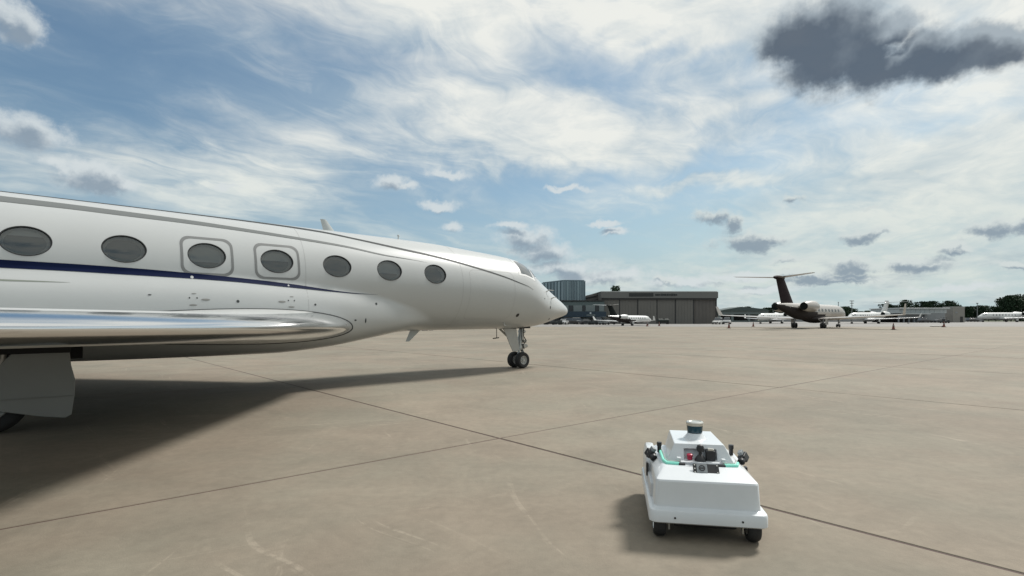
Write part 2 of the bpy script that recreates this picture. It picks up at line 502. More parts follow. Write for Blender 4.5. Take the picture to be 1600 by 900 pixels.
# grey taxi lane beyond the apron
mb = MB(); mb.add([(-900, 101, .006), (900, 112, .006), (900, 260, .006), (-900, 260, .006)], [(0, 1, 2, 3)])
tag(mb.build('taxiway', concrete_mat('taxiway_concrete', (0.22, 0.212, 0.205)), recalc=False), kind='structure', label='grey taxi lane in front of the hangars')
mb = MB(); mb.add([(-2400, 262, .02), (2400, 262, .02), (2400, 2400, .02), (-2400, 2400, .02)], [(0, 1, 2, 3)])
tag(mb.build('grass_field', mat('field_grass', (0.05, 0.07, 0.025), 0.9, var=.3, vscale=.05), recalc=False), kind='structure', label='green airfield grass far behind the buildings')

# ------------------------------------------------------------------ the large business jet
m_white = mat('jet_white_paint', (0.44, 0.455, 0.455), 0.34, coat=0.30, spec=.45, rvar=0.03, vscale=1.2, var=0.018)
m_chrome = mat('polished_metal', (0.78, 0.78, 0.78), 0.12, metal=1.0, rvar=0.04, vscale=2.0)
m_metal = mat('landing_gear_metal', (0.42, 0.42, 0.40), 0.35, metal=0.7)
m_gearw = mat('gear_white_enamel', (0.40, 0.40, 0.38), 0.4, var=.08)
m_doorg = mat('gear_door_grey', (0.25, 0.255, 0.245), 0.45, var=.06, vscale=2)
m_rubber = mat('tyre_rubber', (0.018, 0.018, 0.018), 0.75, var=.2, vscale=8)
m_black = mat('black_paint', (0.012, 0.012, 0.013), 0.5)
m_dark = mat('dark_recess', (0.01, 0.01, 0.01), 0.8)
m_glass = mat('cabin_window_glass', (0.060, 0.065, 0.064), 0.05, spec=0.7, coat=0.6, var=.2, vscale=1.5)
m_glass2 = mat('cockpit_glass', (0.055, 0.065, 0.07), 0.05, spec=1.0, coat=1.0)
m_blue = mat('livery_navy', (0.001, 0.006, 0.036), 0.5, spec=.12)
m_grey = mat('livery_grey', (0.15, 0.16, 0.16), 0.5, spec=.2)
m_dline = mat('livery_charcoal', (0.05, 0.055, 0.057), 0.55, spec=.15)
m_seam = mat('panel_seam', (0.22, 0.22, 0.21), 0.6)
m_primer = mat('wing_grey_paint', (0.50, 0.51, 0.50), 0.35, coat=0.3, var=.03)

m_liner = mat('cabin_liner_grey', (.62, .62, .60), .6)
m_blind = mat('window_blind_grey', (.50, .51, .50), .7)
m_cabin = mat('cabin_dark', (.26, .27, .265), .9)
m_pane = bpy.data.materials.new('clear_tinted_pane'); m_pane.use_nodes = True
_T = NT(m_pane.node_tree); m_pane.node_tree.nodes.clear()
_g = _T.n('ShaderNodeBsdfGlossy'); _g.inputs['Roughness'].default_value = .03; _g.inputs['Color'].default_value = (1, 1, 1, 1)
_t = _T.n('ShaderNodeBsdfTransparent'); _t.inputs['Color'].default_value = (.66, .70, .70, 1)
_l = _T.n('ShaderNodeFresnel'); _l.inputs['IOR'].default_value = 1.75
_m = _T.n('ShaderNodeMixShader'); _T.put(_m.inputs[0], _l.outputs[0]); _T.put(_m.inputs[1], _t.outputs[0]); _T.put(_m.inputs[2], _g.outputs[0])
_o = _T.n('ShaderNodeOutputMaterial'); _T.put(_o.inputs[0], _m.outputs[0])

TH=math.radians(47.9); D=(math.sin(TH),math.cos(TH)); NOSE=(1.96,20.1)
A_=[0,.04,.1,.2,.35,.55,.8,1.1,1.45,1.8,2.1,2.4,2.7,3.1,3.8,4.8,6,7.2,19,21,24,27,29,30.2]
ZT=[1.88,1.99,2.045,2.105,2.18,2.28,2.40,2.56,2.76,2.97,3.17,3.38,3.53,3.60,3.66,3.73,3.80,3.83,3.95,3.97,4.0,3.98,3.85,3.7]
ZB=[1.88,1.80,1.76,1.73,1.69,1.65,1.59,1.52,1.43,1.37,1.34,1.32,1.31,1.30,1.30,1.30,1.30,1.31,1.46,1.60,2.05,2.65,3.1,3.45]
HW=[.0,.095,.155,.23,.32,.43,.54,.67,.80,.91,1.0,1.07,1.12,1.17,1.22,1.255,1.275,1.275,1.275,1.25,1.1,.7,.4,.12]
def pch(x,X,Y):
    X=np.array(X,float);Y=np.array(Y,float);h=np.diff(X);d=np.diff(Y)/h
    m=np.zeros(len(X))
    for i in range(1,len(X)-1):
        if d[i-1]*d[i]>0:
            w1=2*h[i]+h[i-1];w2=h[i]+2*h[i-1]
            m[i]=(w1+w2)/(w1/d[i-1]+w2/d[i])
    m[0]=d[0];m[-1]=d[-1]
    i=np.clip(np.searchsorted(X,x)-1,0,len(h)-1);t=(x-X[i])/h[i];H=h[i]
    return (2*t**3-3*t**2+1)*Y[i]+(t**3-2*t**2+t)*H*m[i]+(-2*t**3+3*t**2)*Y[i+1]+(t**3-t**2)*H*m[i+1]
FA=[6.0,6.6,7.3,8.2,9.2,10.5,12,17,19,20.5]
FW=[.5,.85,1.10,1.28,1.39,1.46,1.50,1.50,1.3,.8]
FB=[1.5,1.38,1.25,1.09,.93,.83,.82,.88,1.1,1.5]
FT=[2.0,2.1,2.25,2.45,2.60,2.70,2.75,2.75,2.5,2.2]
def body(a,nphi=128,phis=None):
    """section at distance a aft of the nose: array of (y,z); phi=0 starboard(-y), 90deg up"""
    if phis is None: phis=np.linspace(0,2*math.pi,nphi,endpoint=False)
    a=float(max(a,0)); x=np.array([a])
    zt=pch(x,A_,ZT)[0];zb=pch(x,A_,ZB)[0];hw=pch(x,A_,HW)[0]
    zc=(zt+zb)/2 ; 
    if a<3: zc=zb+(zt-zb)*(.5-.08*math.sin(min(a,3)/3*math.pi))
    c=np.cos(phis);s=np.sin(phis)
    up=zt-zc;dn=zc-zb
    hh=np.where(s>0,up,dn)
    r=1/np.sqrt((c/max(hw,1e-4))**2+(s/np.maximum(hh,1e-4))**2)
    if 6.0<a<20.5:
        fw=pch(x,FA,FW)[0];fb=pch(x,FA,FB)[0];ft=pch(x,FA,FT)[0];zf=(fb+ft)/2;hf=(ft-fb)/2
        t=np.linspace(.3,2.3,401)[None,:]
        f=np.abs(t*c[:,None]/fw)**2.7+np.abs((zc+t*s[:,None]-zf)/hf)**2.7
        ins=f<1
        last=np.where(ins.any(1),400-np.argmax(ins[:,::-1],1),0)
        rf=np.zeros(len(c))
        for j in range(len(c)):
            k=last[j]
            if k<=0 or k>=400: continue
            f0,f1=f[j,k],f[j,k+1]; rf[j]=t[0,k]+(t[0,k+1]-t[0,k])*(1-f0)/(f1-f0)
        K=.16
        h=np.maximum(K-np.abs(r-rf),0)/K
        r=np.maximum(r,rf)+np.where(rf>0,h*h*K*.25,0)
    return np.stack([-r*c,zc+r*s],1)


JET = empty('business_jet', (NOSE[0], NOSE[1], 0), math.pi / 2 - TH)
tag(JET, 'large white business jet with navy stripe and oval cabin windows filling the left side', 'jet')

secs = sorted(set([round(float(x), 3) for x in np.concatenate([[0.004, .015, .03], np.arange(0.05, 1, .05), np.arange(1, 4, .09), np.arange(4, 19.9, .16), np.arange(20, 30.2, .4), [30.2]])]))
NP = 144
PH = np.linspace(0, 2 * math.pi, NP, endpoint=False)
SEC = [body(a, phis=PH) for a in secs]
GR = np.array([[(-a, y, z) for (y, z) in s] for a, s in zip(secs, SEC)])         # grid of surface points
du_ = np.gradient(GR, axis=0); dv_ = (np.roll(GR, -1, 1) - np.roll(GR, 1, 1))
GN = np.cross(du_, dv_); GN /= np.maximum(np.linalg.norm(GN, axis=2, keepdims=True), 1e-9)
ZC = []
for a in secs:
    x = np.array([a]); zt = pch(x, A_, ZT)[0]; zb = pch(x, A_, ZB)[0]
    ZC.append(zb + (zt - zb) * (.5 - .08 * math.sin(min(a, 3) / 3 * math.pi)) if a < 3 else (zt + zb) / 2)
if np.sum(GN[60, 0] * np.array([0, -1, 0])) < 0:
    GN = -GN
sa = np.array(secs)

def sample(a, ph, grid):
    i = int(np.clip(np.searchsorted(sa, a) - 1, 0, len(sa) - 2)); t = min(max((a - sa[i]) / (sa[i + 1] - sa[i]), 0), 1)
    j = (ph / (2 * math.pi) * NP) % NP; j0 = int(j) % NP; s = j - int(j); j1 = (j0 + 1) % NP
    return (grid[i, j0] * (1 - s) + grid[i, j1] * s) * (1 - t) + (grid[i + 1, j0] * (1 - s) + grid[i + 1, j1] * s) * t

def surf(a, ph, off=0.0):
    p = sample(a, ph, GR); n = sample(a, ph, GN)
    return Vector(p + n / np.linalg.norm(n) * off)

def phi_of(a, z):
    lo, hi = -1.2, 1.5
    for _ in range(28):
        mid = (lo + hi) / 2
        if sample(a, mid, GR)[2] < z: lo = mid
        else: hi = mid
    return (lo + hi) / 2

mb = MB()
verts = [tuple(p) for s in GR for p in s]
faces = []
for k in range(len(secs) - 1):
    for i in range(NP):
        j = (i + 1) % NP
        faces.append((k * NP + i, k * NP + j, (k + 1) * NP + j, (k + 1) * NP + i))
mb.add(verts, faces, True)
mb.add(verts[:NP], [tuple(range(NP - 1, -1, -1))]); mb.add(verts[-NP:], [tuple(range(NP))])
fus = mb.build('fuselage', [m_white, m_dark], JET)

# oval windows cut into the skin
WIN = [(6.51 + 1.369 * k) for k in range(8)]
cut = MB()
def oval(a0, z0, ra, rz, n=36):
    return [(a0 + ra * math.cos(2 * math.pi * i / n), z0 + rz * math.sin(2 * math.pi * i / n)) for i in range(n)]
WC = []
for a0 in WIN:
    z0 = 2.826 + (a0 - 6.51) * 0.0145
    WC.append((a0, z0))
    P0 = surf(a0, phi_of(a0, z0)); ny = -math.cos(.23); nz = math.sin(.23)
    rings = []
    for d in (0.35, -0.115):
        rings.append([Vector((-a, P0.y, z0 + (z - z0) * math.cos(.23))) + Vector((0, ny * d - (z - z0) * -math.sin(.23) * 1.0, nz * d)) for a, z in oval(a0, z0, .350, .262)])
    cut.loft(rings, True, True, False)
cutter = cut.build('cutter', m_dark, JET)
bmod = fus.modifiers.new('windows', 'BOOLEAN'); bmod.operation = 'DIFFERENCE'; bmod.object = cutter; bmod.solver = 'EXACT'
dg = bpy.context.evaluated_depsgraph_get(); dg.update()
newme = bpy.data.meshes.new_from_object(fus.evaluated_get(dg), depsgraph=dg)
fus.modifiers.clear()
fus.data = newme
bpy.data.objects.remove(cutter)
for pz in newme.polygons: pz.use_smooth = True
# exact surface normals, so that the cut skin still reflects as one smooth sheet
co = np.empty(len(newme.vertices) * 3); newme.vertices.foreach_get('co', co); co = co.reshape(-1, 3)
an = np.zeros_like(co)
for i, c in enumerate(co):
    a = -c[0]; zc = np.interp(a, sa, ZC); an[i] = sample(a, math.atan2(c[2] - zc, -c[1]), GN)
an /= np.maximum(np.linalg.norm(an, axis=1, keepdims=True), 1e-9)
ln = np.zeros((len(newme.loops), 3))
for pz in newme.polygons:
    fn = np.array(pz.normal)
    wall = False
    for li in pz.loop_indices:
        k = newme.loops[li].vertex_index
        ln[li] = an[k]
        if np.dot(an[k], fn) < .8 or pz.material_index == 1: wall = True
    if wall and pz.center[0] < -5 and pz.center[0] > -17 and pz.center[1] < -.9 and 2.4 < pz.center[2] < 3.3:
        for li in pz.loop_indices: ln[li] = fn
newme.normals_split_custom_set([tuple(x) for x in ln])

# panes sit at the bottom of each recess; a thin dark gasket runs round the rim
for (a0, z0) in WC:
    P0 = surf(a0, phi_of(a0, z0)); ny = -math.cos(.23); nz = math.sin(.23)
    def wp(a, z, d):
        return Vector((-a, P0.y, z0 + (z - z0) * math.cos(.23))) + Vector((0, ny * d + (z - z0) * math.sin(.23), nz * d))
    k_ = WC.index((a0, z0)); n = 36
    mb = MB(); rings = []
    for s_, bulge in ((1.0, 0.0), (.85, .010), (.7, .016), (.45, .022), (.15, .025)):
        rings.append([wp(a, z, -0.031 + bulge) for a, z in oval(a0, z0, .347 * s_, .259 * s_, n)])
    mb.loft(rings, True, False, True); mb.add(rings[-1], [tuple(range(n))], True)
    pane = mb.build('window_pane', m_pane, JET)
    mb = MB(); rings = []
    for s_, d in ((1.0, -.045), (1.0, -.004), (.955, -.004), (.95, -.040)):
        rings.append([wp(a, z, d) for a, z in oval(a0, z0, .349 * s_, .261 * s_, n)])
    mb.loft(rings, True, False, True)
    mb.build('window_gasket', m_black, pane)
    mb = MB(); rings = []
    for s_, d in ((.99, -.046), (.93, -.060), (.84, -.100), (.80, -.112)):
        rings.append([wp(a, z, d) for a, z in oval(a0, z0, .347 * s_, .259 * s_, n)])
    mb.loft(rings, True, False, True); mb.build('cabin_liner', m_liner, pane)
    mb = MB(); mb.add([wp(a, z, -.113) for a, z in oval(a0, z0, .34, .255, n)], [tuple(range(n))]); mb.build('cabin_interior', m_cabin, pane)
    # cabin blinds: some raised, some part drawn
    lo_ = (.9, .35, .9, .55, .2, .9, .7, .9)[k_]
    pts_ = [(a, z) for a, z in oval(a0, z0, .30, .225, 48) if z - z0 > .225 * (lo_ * 2 - 1)]
    pts_ = sorted(pts_, key=lambda p: math.atan2(p[1] - z0 - .225 * (lo_ * 2 - 1) + .0, p[0] - a0))
    if len(pts_) > 4:
        mb = MB(); mb.add([wp(a, z, -.104) for a, z in pts_], [tuple(range(len(pts_)))]); mb.build('window_blind', m_blind, pane)

def strip(name, m, pts, off=.006, step=.04, parent=JET, fine=6):
    """band painted along the body: pts are (a, phi low, phi high)"""
    A = [p[0] for p in pts]; L = [p[1] for p in pts]; H = [p[2] for p in pts]
    n = max(2, int((A[-1] - A[0]) / step)); rows = []
    for a in np.linspace(A[0], A[-1], n):
        lo = pch(np.array([a]), A, L)[0]; hi = pch(np.array([a]), A, H)[0]
        k = fine
        rows.append([surf(a, lo + (hi - lo) * i / k, off) for i in range(k + 1)])
    mb = MB(); mb.loft(rows, False, False, True)
    o = mb.build(name, m, parent, recalc=False)
    me = o.data; 
    if sum((q.normal.y for q in me.polygons)) > 0: me.flip_normals()
    return o
strip('charcoal_stripe', m_dline, [(2.75, .135, .14), (3.2, .185, .202), (3.94, .300, .330), (5.12, .458, .500), (6.36, .615, .668), (7.49, .748, .806), (8.6, .92, .98), (9.4, 1.06, 1.15), (10.7, 1.18, 1.30), (12.4, 1.26, 1.40), (14.5, 1.30, 1.43), (19, 1.31, 1.44), (24, 1.31, 1.44)])
strip('grey_stripe', m_grey, [(6.7, .455, .457), (7.2, .487, .497), (7.9, .520, .545), (8.98, .638, .683), (10.3, .725, .795), (11.46, .790, .885), (12.17, .822, .935), (13.35, .850, .99), (14.25, .872, 1.025), (15.5, .87, 1.04), (19, .87, 1.05), (24, .8, 1.1)])
strip('navy_stripe', m_blue, [(8.2, -.285, -.283), (8.7, -.281, -.272), (9.09, -.268, -.252), (10.42, -.212, -.155), (11.57, -.166, -.098), (12.27, -.152, -.072), (13.4, -.143, -.044), (14.27, -.137, -.036), (15.5, -.14, -.036), (19, -.13, -.03), (24, -.1, 0)])
strip('fairing_stripe', mat('livery_olive', (.20, .22, .19), .4), [(14.15, -.262, -.261), (14.6, -.270, -.258), (15.2, -.276, -.258), (17, -.28, -.255)], off=.003)

def outline(a_lo, a_hi, z_lo, z_hi, r, wd, name, m, off=.003, parent=JET):
    """rounded rectangular band round a hatch"""
    def rr(g):
        pts = []
        R_ = r + g
        for cx, cz, t0 in ((a_hi - r, z_hi - r, 0), (a_lo + r, z_hi - r, 90), (a_lo + r, z_lo + r, 180), (a_hi - r, z_lo + r, 270)):
            for k in range(7):
                t = R(t0 + k * 15); pts.append((cx + R_ * math.cos(t), cz + R_ * math.sin(t)))
        out = []
        for i in range(len(pts)):
            p, q2 = pts[i], pts[(i + 1) % len(pts)]
            L = math.hypot(q2[0] - p[0], q2[1] - p[1]); k = max(1, int(L / .06))
            for s in range(k): out.append((p[0] + (q2[0] - p[0]) * s / k, p[1] + (q2[1] - p[1]) * s / k))
        return out
    o1 = rr(0); cen = ((a_lo + a_hi) / 2, (z_lo + z_hi) / 2); rings = []
    for t in (0, .5, 1):
        g = []
        for (a, z) in o1:
            dx_, dz_ = a - cen[0], z - cen[1]; L = math.hypot(dx_, dz_); f = 1 - wd * t / max(abs(dx_), abs(dz_) * 1.0, .3) * .9
            a2, z2 = cen[0] + dx_ * f, cen[1] + dz_ * f
            g.append(surf(a2, phi_of(a2, z2), off))
        rings.append(g)
    mb = MB(); mb.loft(rings, True, False, True)
    o = mb.build(name, m, parent, recalc=False)
    if sum((q.normal.y for q in o.data.polygons)) > 0: o.data.flip_normals()
    return o
m_hatch = mat('hatch_outline_grey', (.17, .175, .175), .4)
for k in (3, 4):
    a0, z0 = WC[k]
    outline(a0 - .49, a0 + .47, z0 - .405, z0 + .375, .17, .055, 'hatch_outline', m_hatch)

def patch(name, m, corners, off, parent=JET, n=10, thick=0.0):
    """sheet laid on the skin between four (a, phi) corners"""
    (a0, p0), (a1, p1), (a2, p2), (a3, p3) = corners
    rows = []
    for i in range(n + 1):
        t = i / n; r = []
        for j in range(n + 1):
            s = j / n
            a = (a0 * (1 - t) + a1 * t) * (1 - s) + (a3 * (1 - t) + a2 * t) * s
            ph = (p0 * (1 - t) + p1 * t) * (1 - s) + (p3 * (1 - t) + p2 * t) * s
            r.append(surf(a, ph, off))
        rows.append(r)
    mb = MB(); mb.loft(rows, False, False, True); o = mb.build(name, m, parent, recalc=False)
    c = o.data.polygons[len(o.data.polygons) // 2]
    nrm = sample((a0 + a2) / 2, (p0 + p2) / 2, GN)
    if np.dot(np.array(c.normal), nrm) < 0: o.data.flip_normals()
    return o
def mirror(o, name=None):
    me = o.data.copy()
    for v in me.vertices: v.co.y = -v.co.y
    me.flip_normals()
    c = bpy.data.objects.new(name or o.name.split('.')[0], me); link(c, o.parent); return c
# cockpit glazing: side pane, forward pane, each with its bright frame
m_frame = mat('window_frame_white', (.75, .75, .74), .15, coat=1.0)
fr = patch('cockpit_window', m_frame, [(3.30, .44), (2.54, .47), (2.56, 1.16), (3.22, 1.14)], .004)
p_ = patch('pane', m_glass2, [(3.17, .51), (2.63, .54), (2.63, 1.07), (3.12, 1.05)], .010, fr)
fr2 = patch('cockpit_window', m_frame, [(2.48, .62), (2.02, .90), (2.10, 1.50), (2.46, 1.50)], .004)
p2_ = patch('pane', m_glass2, [(2.43, .70), (2.08, .95), (2.14, 1.45), (2.40, 1.45)], .010, fr2)
for f_, q_ in ((fr, p_), (fr2, p2_)):
    g = mirror(f_); h_ = mirror(q_); h_.parent = g
# panel seams, fasteners and vents on the flank
for a in (5.6, 10.0, 17.6):
    strip('panel_seam', mat('faint_seam', (.30, .30, .30), .5), [(a, -1.3, 1.4), (a + .007, -1.3, 1.4)], .002, .004, fine=50)
outline(3.6, 5.35, 1.62, 3.02, .16, .006, 'panel_seam', mat('faint_seam', (.30, .30, .30), .5), .0025)
def dot(a, z, ra, rz, m=m_dline, name='fastener', off=.004):
    ph = phi_of(a, z); mb = MB(); c = surf(a, ph, off + .004); ring = []
    for i in range(12):
        t = 2 * math.pi * i / 12; a2, z2 = a + ra * math.cos(t), z + rz * math.sin(t)
        ring.append(surf(a2, phi_of(a2, z2), off))
    mb.add(ring + [c], [(i, (i + 1) % 12, 12) for i in range(12)], True)
    o = mb.build(name, m, JET, recalc=False)
    if o.data.polygons[0].normal.y > 0: o.data.flip_normals()
    return o
for (a, z) in ((12.29, 2.01), (10.39, 2.0)):
    for dx_, dz_, r1, r2 in ((-.07, .03, .014, .016), (.06, .03, .014, .016), (-.02, .115, .045, .010), (0, -.11, .07, .018), (-.22 if a > 12 else .2, 0, .08, .022)):
        dot(a + dx_, z + dz_, r1, r2, m_seam if r1 > .03 else m_dline, 'fastener')
for (a, z, r1, r2) in ((11.48, 1.99, .03, .03), (9.85, 1.95, .024, .024), (8.26, 2.0, .03, .03), (8.57, 1.59, .02, .06), (8.85, 1.6, .03, .02), (13.0, 2.08, .03, .012), (2.12, 2.28, .02, .02), (1.75, 2.0, .022, .055), (1.55, 1.62, .03, .03), (3.36, 1.42, .02, .02)):
    dot(a, z, r1, r2)
dot(12.27, 2.45, .03, .03, m_white, 'fastener', .006)
dot(10.40, 2.36, .02, .02, m_white, 'fastener', .006)
# static port plate / dark port above the nose gear
dot(3.25, 1.74, .065, .055, m_black, 'static_port', .005)
# pitot probes
def probe(a, z, L=.22):
    b_ = surf(a, phi_of(a, z)); n_ = Vector(sample(a, phi_of(a, z), GN)).normalized()
    e = b_ + n_ * .10
    mb = MB(); mb.cyl(b_ - n_ * .02, e, .022, .012, 8); mb.cyl(e + Vector((-.03, 0, 0)), e + Vector((L, 0, 0)), .014, .008, 8)
    mb.build('pitot_probe', m_metal, JET)
probe(1.85, 2.52); probe(1.6, 2.30, .12); probe(3.6, 1.5, .1)
# crown antennas
def blade(name, a, z, h, c0, c1, sweep, t, m, up=1, y=0.0, parent=JET):
    mb = MB(); rings = []
    for k in range(5):
        s = k / 4; c = c0 + (c1 - c0) * s; x0 = -a - sweep * s; w_ = t * (1 - .6 * s); zz_ = z + up * h * s
        rings.append([(x0, y, zz_), (x0 - c * .3, y - w_, zz_), (x0 - c * .7, y - w_ * .8, zz_), (x0 - c, y, zz_), (x0 - c * .7, y + w_ * .8, zz_), (x0 - c * .3, y + w_, zz_)])
    mb.loft(rings); return mb.build(name, m, parent)
m_ant = mat('antenna_grey', (.45, .48, .48), .4)
blade('blade_antenna', 8.70, 3.80, .34, .34, .15, .28, .03, m_ant)
blade('blade_antenna', 6.15, 1.33, .34, .36, .12, .40, .025, m_ant, -1)
mb = MB(); mb.cyl((-6.9, 0, 3.78), (-6.9, 0, 3.93), .03, .012, 8); mb.ball((-6.9, 0, 3.94), .035, 8); mb.build('beacon_stub', m_ant, JET)
mb = MB(); mb.ball((-7.9, 0, 3.79), .30, 16, (1.6, .8, .18)); mb.build('antenna_fairing', m_white, JET)
mb = MB(); mb.ball((-5.3, 0, 3.72), .20, 16, (1.6, .8, .22)); mb.build('antenna_fairing', m_white, JET)

# --- wings
def naca(n=34):
    xs = [(1 - math.cos(math.pi * i / n)) / 2 for i in range(n + 1)]
    th = lambda x: 5 * (.2969 * math.sqrt(x) - .126 * x - .3516 * x * x + .2843 * x ** 3 - .1015 * x ** 4)
    up = [(x, th(x)) for x in xs]; dn = [(x, -th(x) * .82) for x in xs]
    return up, dn
UP, DN = naca()
NL = next(i for i, (x, _) in enumerate(UP) if x > .125)
def wing_sec(y, ale, ch, z, tc, tw=0.0):
    up = [Vector((-ale - x * ch, y, z + t * ch * tc - x * ch * tw)) for x, t in UP]
    dn = [Vector((-ale - x * ch, y, z + t * ch * tc - x * ch * tw)) for x, t in DN]
    return up, dn
def wing(sgn, parent, sec, nm='wing', ml=None, mw=None, le=True):
    """sec rows: (y, LE distance aft, chord, height, t/c)"""
    Y = [q[0] for q in sec]; N = 26; ringsW, ringsL = [], []
    ys = np.linspace(Y[0], Y[-1], N)
    for y in ys:
        v = [float(np.interp(y, Y, [q[i] for q in sec])) for i in range(1, 5)]
        up, dn = wing_sec(sgn * y, v[0], v[1], v[2], v[3])
        ringsW.append(up[NL:] + dn[::-1][:-NL][:len(dn) - NL] if False else up[NL:] + list(reversed(dn[NL:])))
        ringsL.append(list(reversed(dn[:NL + 1])) + up[1:NL + 1])
    mb = MB(); mb.loft(ringsW, True, True, True)
    w_ = mb.build(nm, mw or m_primer, parent, angle=50)
    if le:
        mb = MB(); mb.loft(ringsL, True, True, True)
        l_ = mb.build('leading_edge', ml or m_chrome, parent, angle=60)
    return w_
SEC_W = [(0.9, 8.62, 7.2, 1.44, .118), (1.5, 9.03, 6.9, 1.44, .115), (2.4, 9.68, 6.2, 1.455, .112), (5.0, 11.75, 4.5, 1.50, .105), (9.0, 15.0, 3.0, 1.58, .10), (14.0, 19.1, 1.7, 1.74, .095)]
for s_ in (-1, 1):
    wing(s_, JET, SEC_W)
    mb = MB(); rings = []
    for k in range(7):
        t = k / 6; up, dn = wing_sec(s_ * (14.0 + .38 * t), 19.1 + 1.1 * t, 1.7 - 1.0 * t, 1.74 + 1.5 * t ** 1.3, .08)
        rings.append(up + list(reversed(dn[1:-1])))
    mb.loft(rings); mb.build('winglet', m_white, JET, angle=60)
# dark seal where the wing root meets the fairing, and the joint in the polished edge
def root_y(a, z):
    return abs(float(surf(a, phi_of(a, z)).y))
for s_ in (-1, 1):
    for half, nm in ((UP, 'root_seal'), (DN, 'root_seal')):
        pts = []
        for x_, t_ in half[:20]:
            y = 1.4
            for _ in range(6):
                v = [float(np.interp(y, [q[0] for q in SEC_W], [q[i] for q in SEC_W])) for i in range(1, 5)]
                a = v[0] + x_ * v[1]; z = v[2] + t_ * v[1] * v[3]
                y = min(max(root_y(a, z), 1.0), 1.7)
            pts.append((-a, s_ * (y + .004), z + (.004 if half is UP else -.004)))
        mb = MB(); mb.tube(pts, .011, 6); tag(mb.build(nm, m_dline, JET), kind='stuff')
    v = [float(np.interp(1.85, [q[0] for q in SEC_W], [q[i] for q in SEC_W])) for i in range(1, 5)]
    rings = []
    for y in (1.842, 1.858):
        up, dn = wing_sec(s_ * y, v[0] + (y - 1.85) * .727 - .004, v[1] * 1.002, v[2], v[3] * 1.012)
        rings.append(list(reversed(dn[:NL + 1])) + up[1:NL + 1])
    mb = MB(); mb.loft(rings, False, False, True); mb.build('edge_joint', m_seam, JET)
# rear end: fin, tailplane, engines
mb = MB(); rings = []
for k in range(9):
    t = k / 8; ch = 4.6 - 1.9 * t; x0 = 24.2 + 4.2 * t; z = 3.8 + 4.0 * t
    rings.append([Vector((-x0 - x * ch, th_ * ch * .1, z)) for x, th_ in UP] + [Vector((-x0 - x * ch, -th_ * ch * .1, z)) for x, th_ in reversed(UP[1:-1])])
mb.loft(rings); mb.build('tail_fin', m_white, JET, angle=60)
for s_ in (-1, 1):
    wing(s_, JET, [(0, 28.1, 2.7, 7.8, .09), (5.4, 31.2, 1.2, 7.9, .08)], 'tailplane', le=False)
    mb = MB(); mb.lathe([(0, .80), (-.05, .86), (.5, .98), (2.2, 1.0), (4.2, .82), (5.0, .62), (4.9, .56), (0.6, .70), (.2, .74), (0, .80)], (-20.4, s_ * 2.35, 3.55), (-1, 0, 0), 32)
    e_ = mb.build('engine', m_white, JET)
    mb = MB(); mb.lathe([(.55, .02), (.6, .70)], (-20.4, s_ * 2.35, 3.55), (-1, 0, 0), 32); mb.build('fan', m_black, e_)
    mb = MB(); mb.box((-23, s_ * 1.35, 3.5), (2.6, .9, .22)); mb.build('engine_pylon', m_white, JET, bevel=.05)

# --- landing gear
def wheel(parent, c, r, w, rim=.55, n=28, out=-1):
    """aircraft wheel: rounded tyre with a dished rim and hub"""
    c = Vector(c); ax = (0, 1, 0); h = w / 2
    prof = [(-h * .78, r * rim), (-h * .95, r * .72), (-h, r * .84), (-h * .82, r * .95), (-h * .45, r), (-.02 * w, r), (0, r * .985), (.02 * w, r), (h * .45, r), (h * .82, r * .95), (h, r * .84), (h * .95, r * .72), (h * .78, r * rim)]
    mb = MB(); mb.lathe(prof, c, ax, n); t = mb.build('tyre', m_rubber, parent, angle=60)
    mb = MB(); mb.lathe([(-h * .78, r * rim), (-h * .85, r * rim * .95), (-h * .45, r * rim * .82), (-h * .4, r * rim * .35), (-h * .9, r * rim * .28), (-h * .9, .001)], c, ax, n)
    mb.lathe([(h * .78, r * rim), (h * .85, r * rim * .95), (h * .45, r * rim * .82), (h * .4, r * rim * .35), (h * .9, r * rim * .28), (h * .9, .001)], c, ax, n)
    g = mb.build('rim', m_gearw, parent, angle=40)
    mb = MB()
    for k in range(7):
        t_ = 2 * math.pi * k / 7
        for s in (-1, 1):
            mb.cyl(c + Vector((r * rim * .58 * math.cos(t_), s * h * .40, r * rim * .58 * math.sin(t_))), c + Vector((r * rim * .58 * math.cos(t_), s * h * .52, r * rim * .58 * math.sin(t_))), r * .045, n=6)
    tag(mb.build('rim_bolts', m_black, g), kind='stuff')
NG = 2.36
for y in (-.19, .19):
    wh = empty('nose_wheel', (-NG, y, .265), 0, JET)
    wheel(wh, (0, 0, 0), .265, .20)
mb = MB(); mb.cyl((-NG, -.20, .265), (-NG, .20, .265), .045); mb.build('axle', m_metal, JET)
ngs = MB()
ngs.cyl((-NG - .02, 0, .265), (-NG + .06, 0, .72), .045, n=14); ngs.cyl((-NG + .05, 0, .60), (-NG + .16, 0, 1.45), .085, n=16)
ngs.cyl((-NG + .055, 0, .64), (-NG + .075, 0, .74), .11, n=16); ngs.cyl((-NG + .09, 0, .92), (-NG + .105, 0, 1.02), .115, n=16)
strut = ngs.build('nose_strut', m_metal, JET)
mb = MB()
mb.box((-NG + .19, 0, .52), (.03, .07, .30), Matrix.Identity(4)); mb.cyl((-NG + .05, -.04, .30), (-NG + .23, -.03, .48), .022, n=8); mb.cyl((-NG + .05, .04, .30), (-NG + .23, .03, .48), .022, n=8)
mb.cyl((-NG + .23, -.04, .48), (-NG + .10, -.05, .68), .022, n=8); mb.cyl((-NG + .23, .04, .48), (-NG + .10, .05, .68), .022, n=8)
mb.build('torque_link', m_metal, JET)
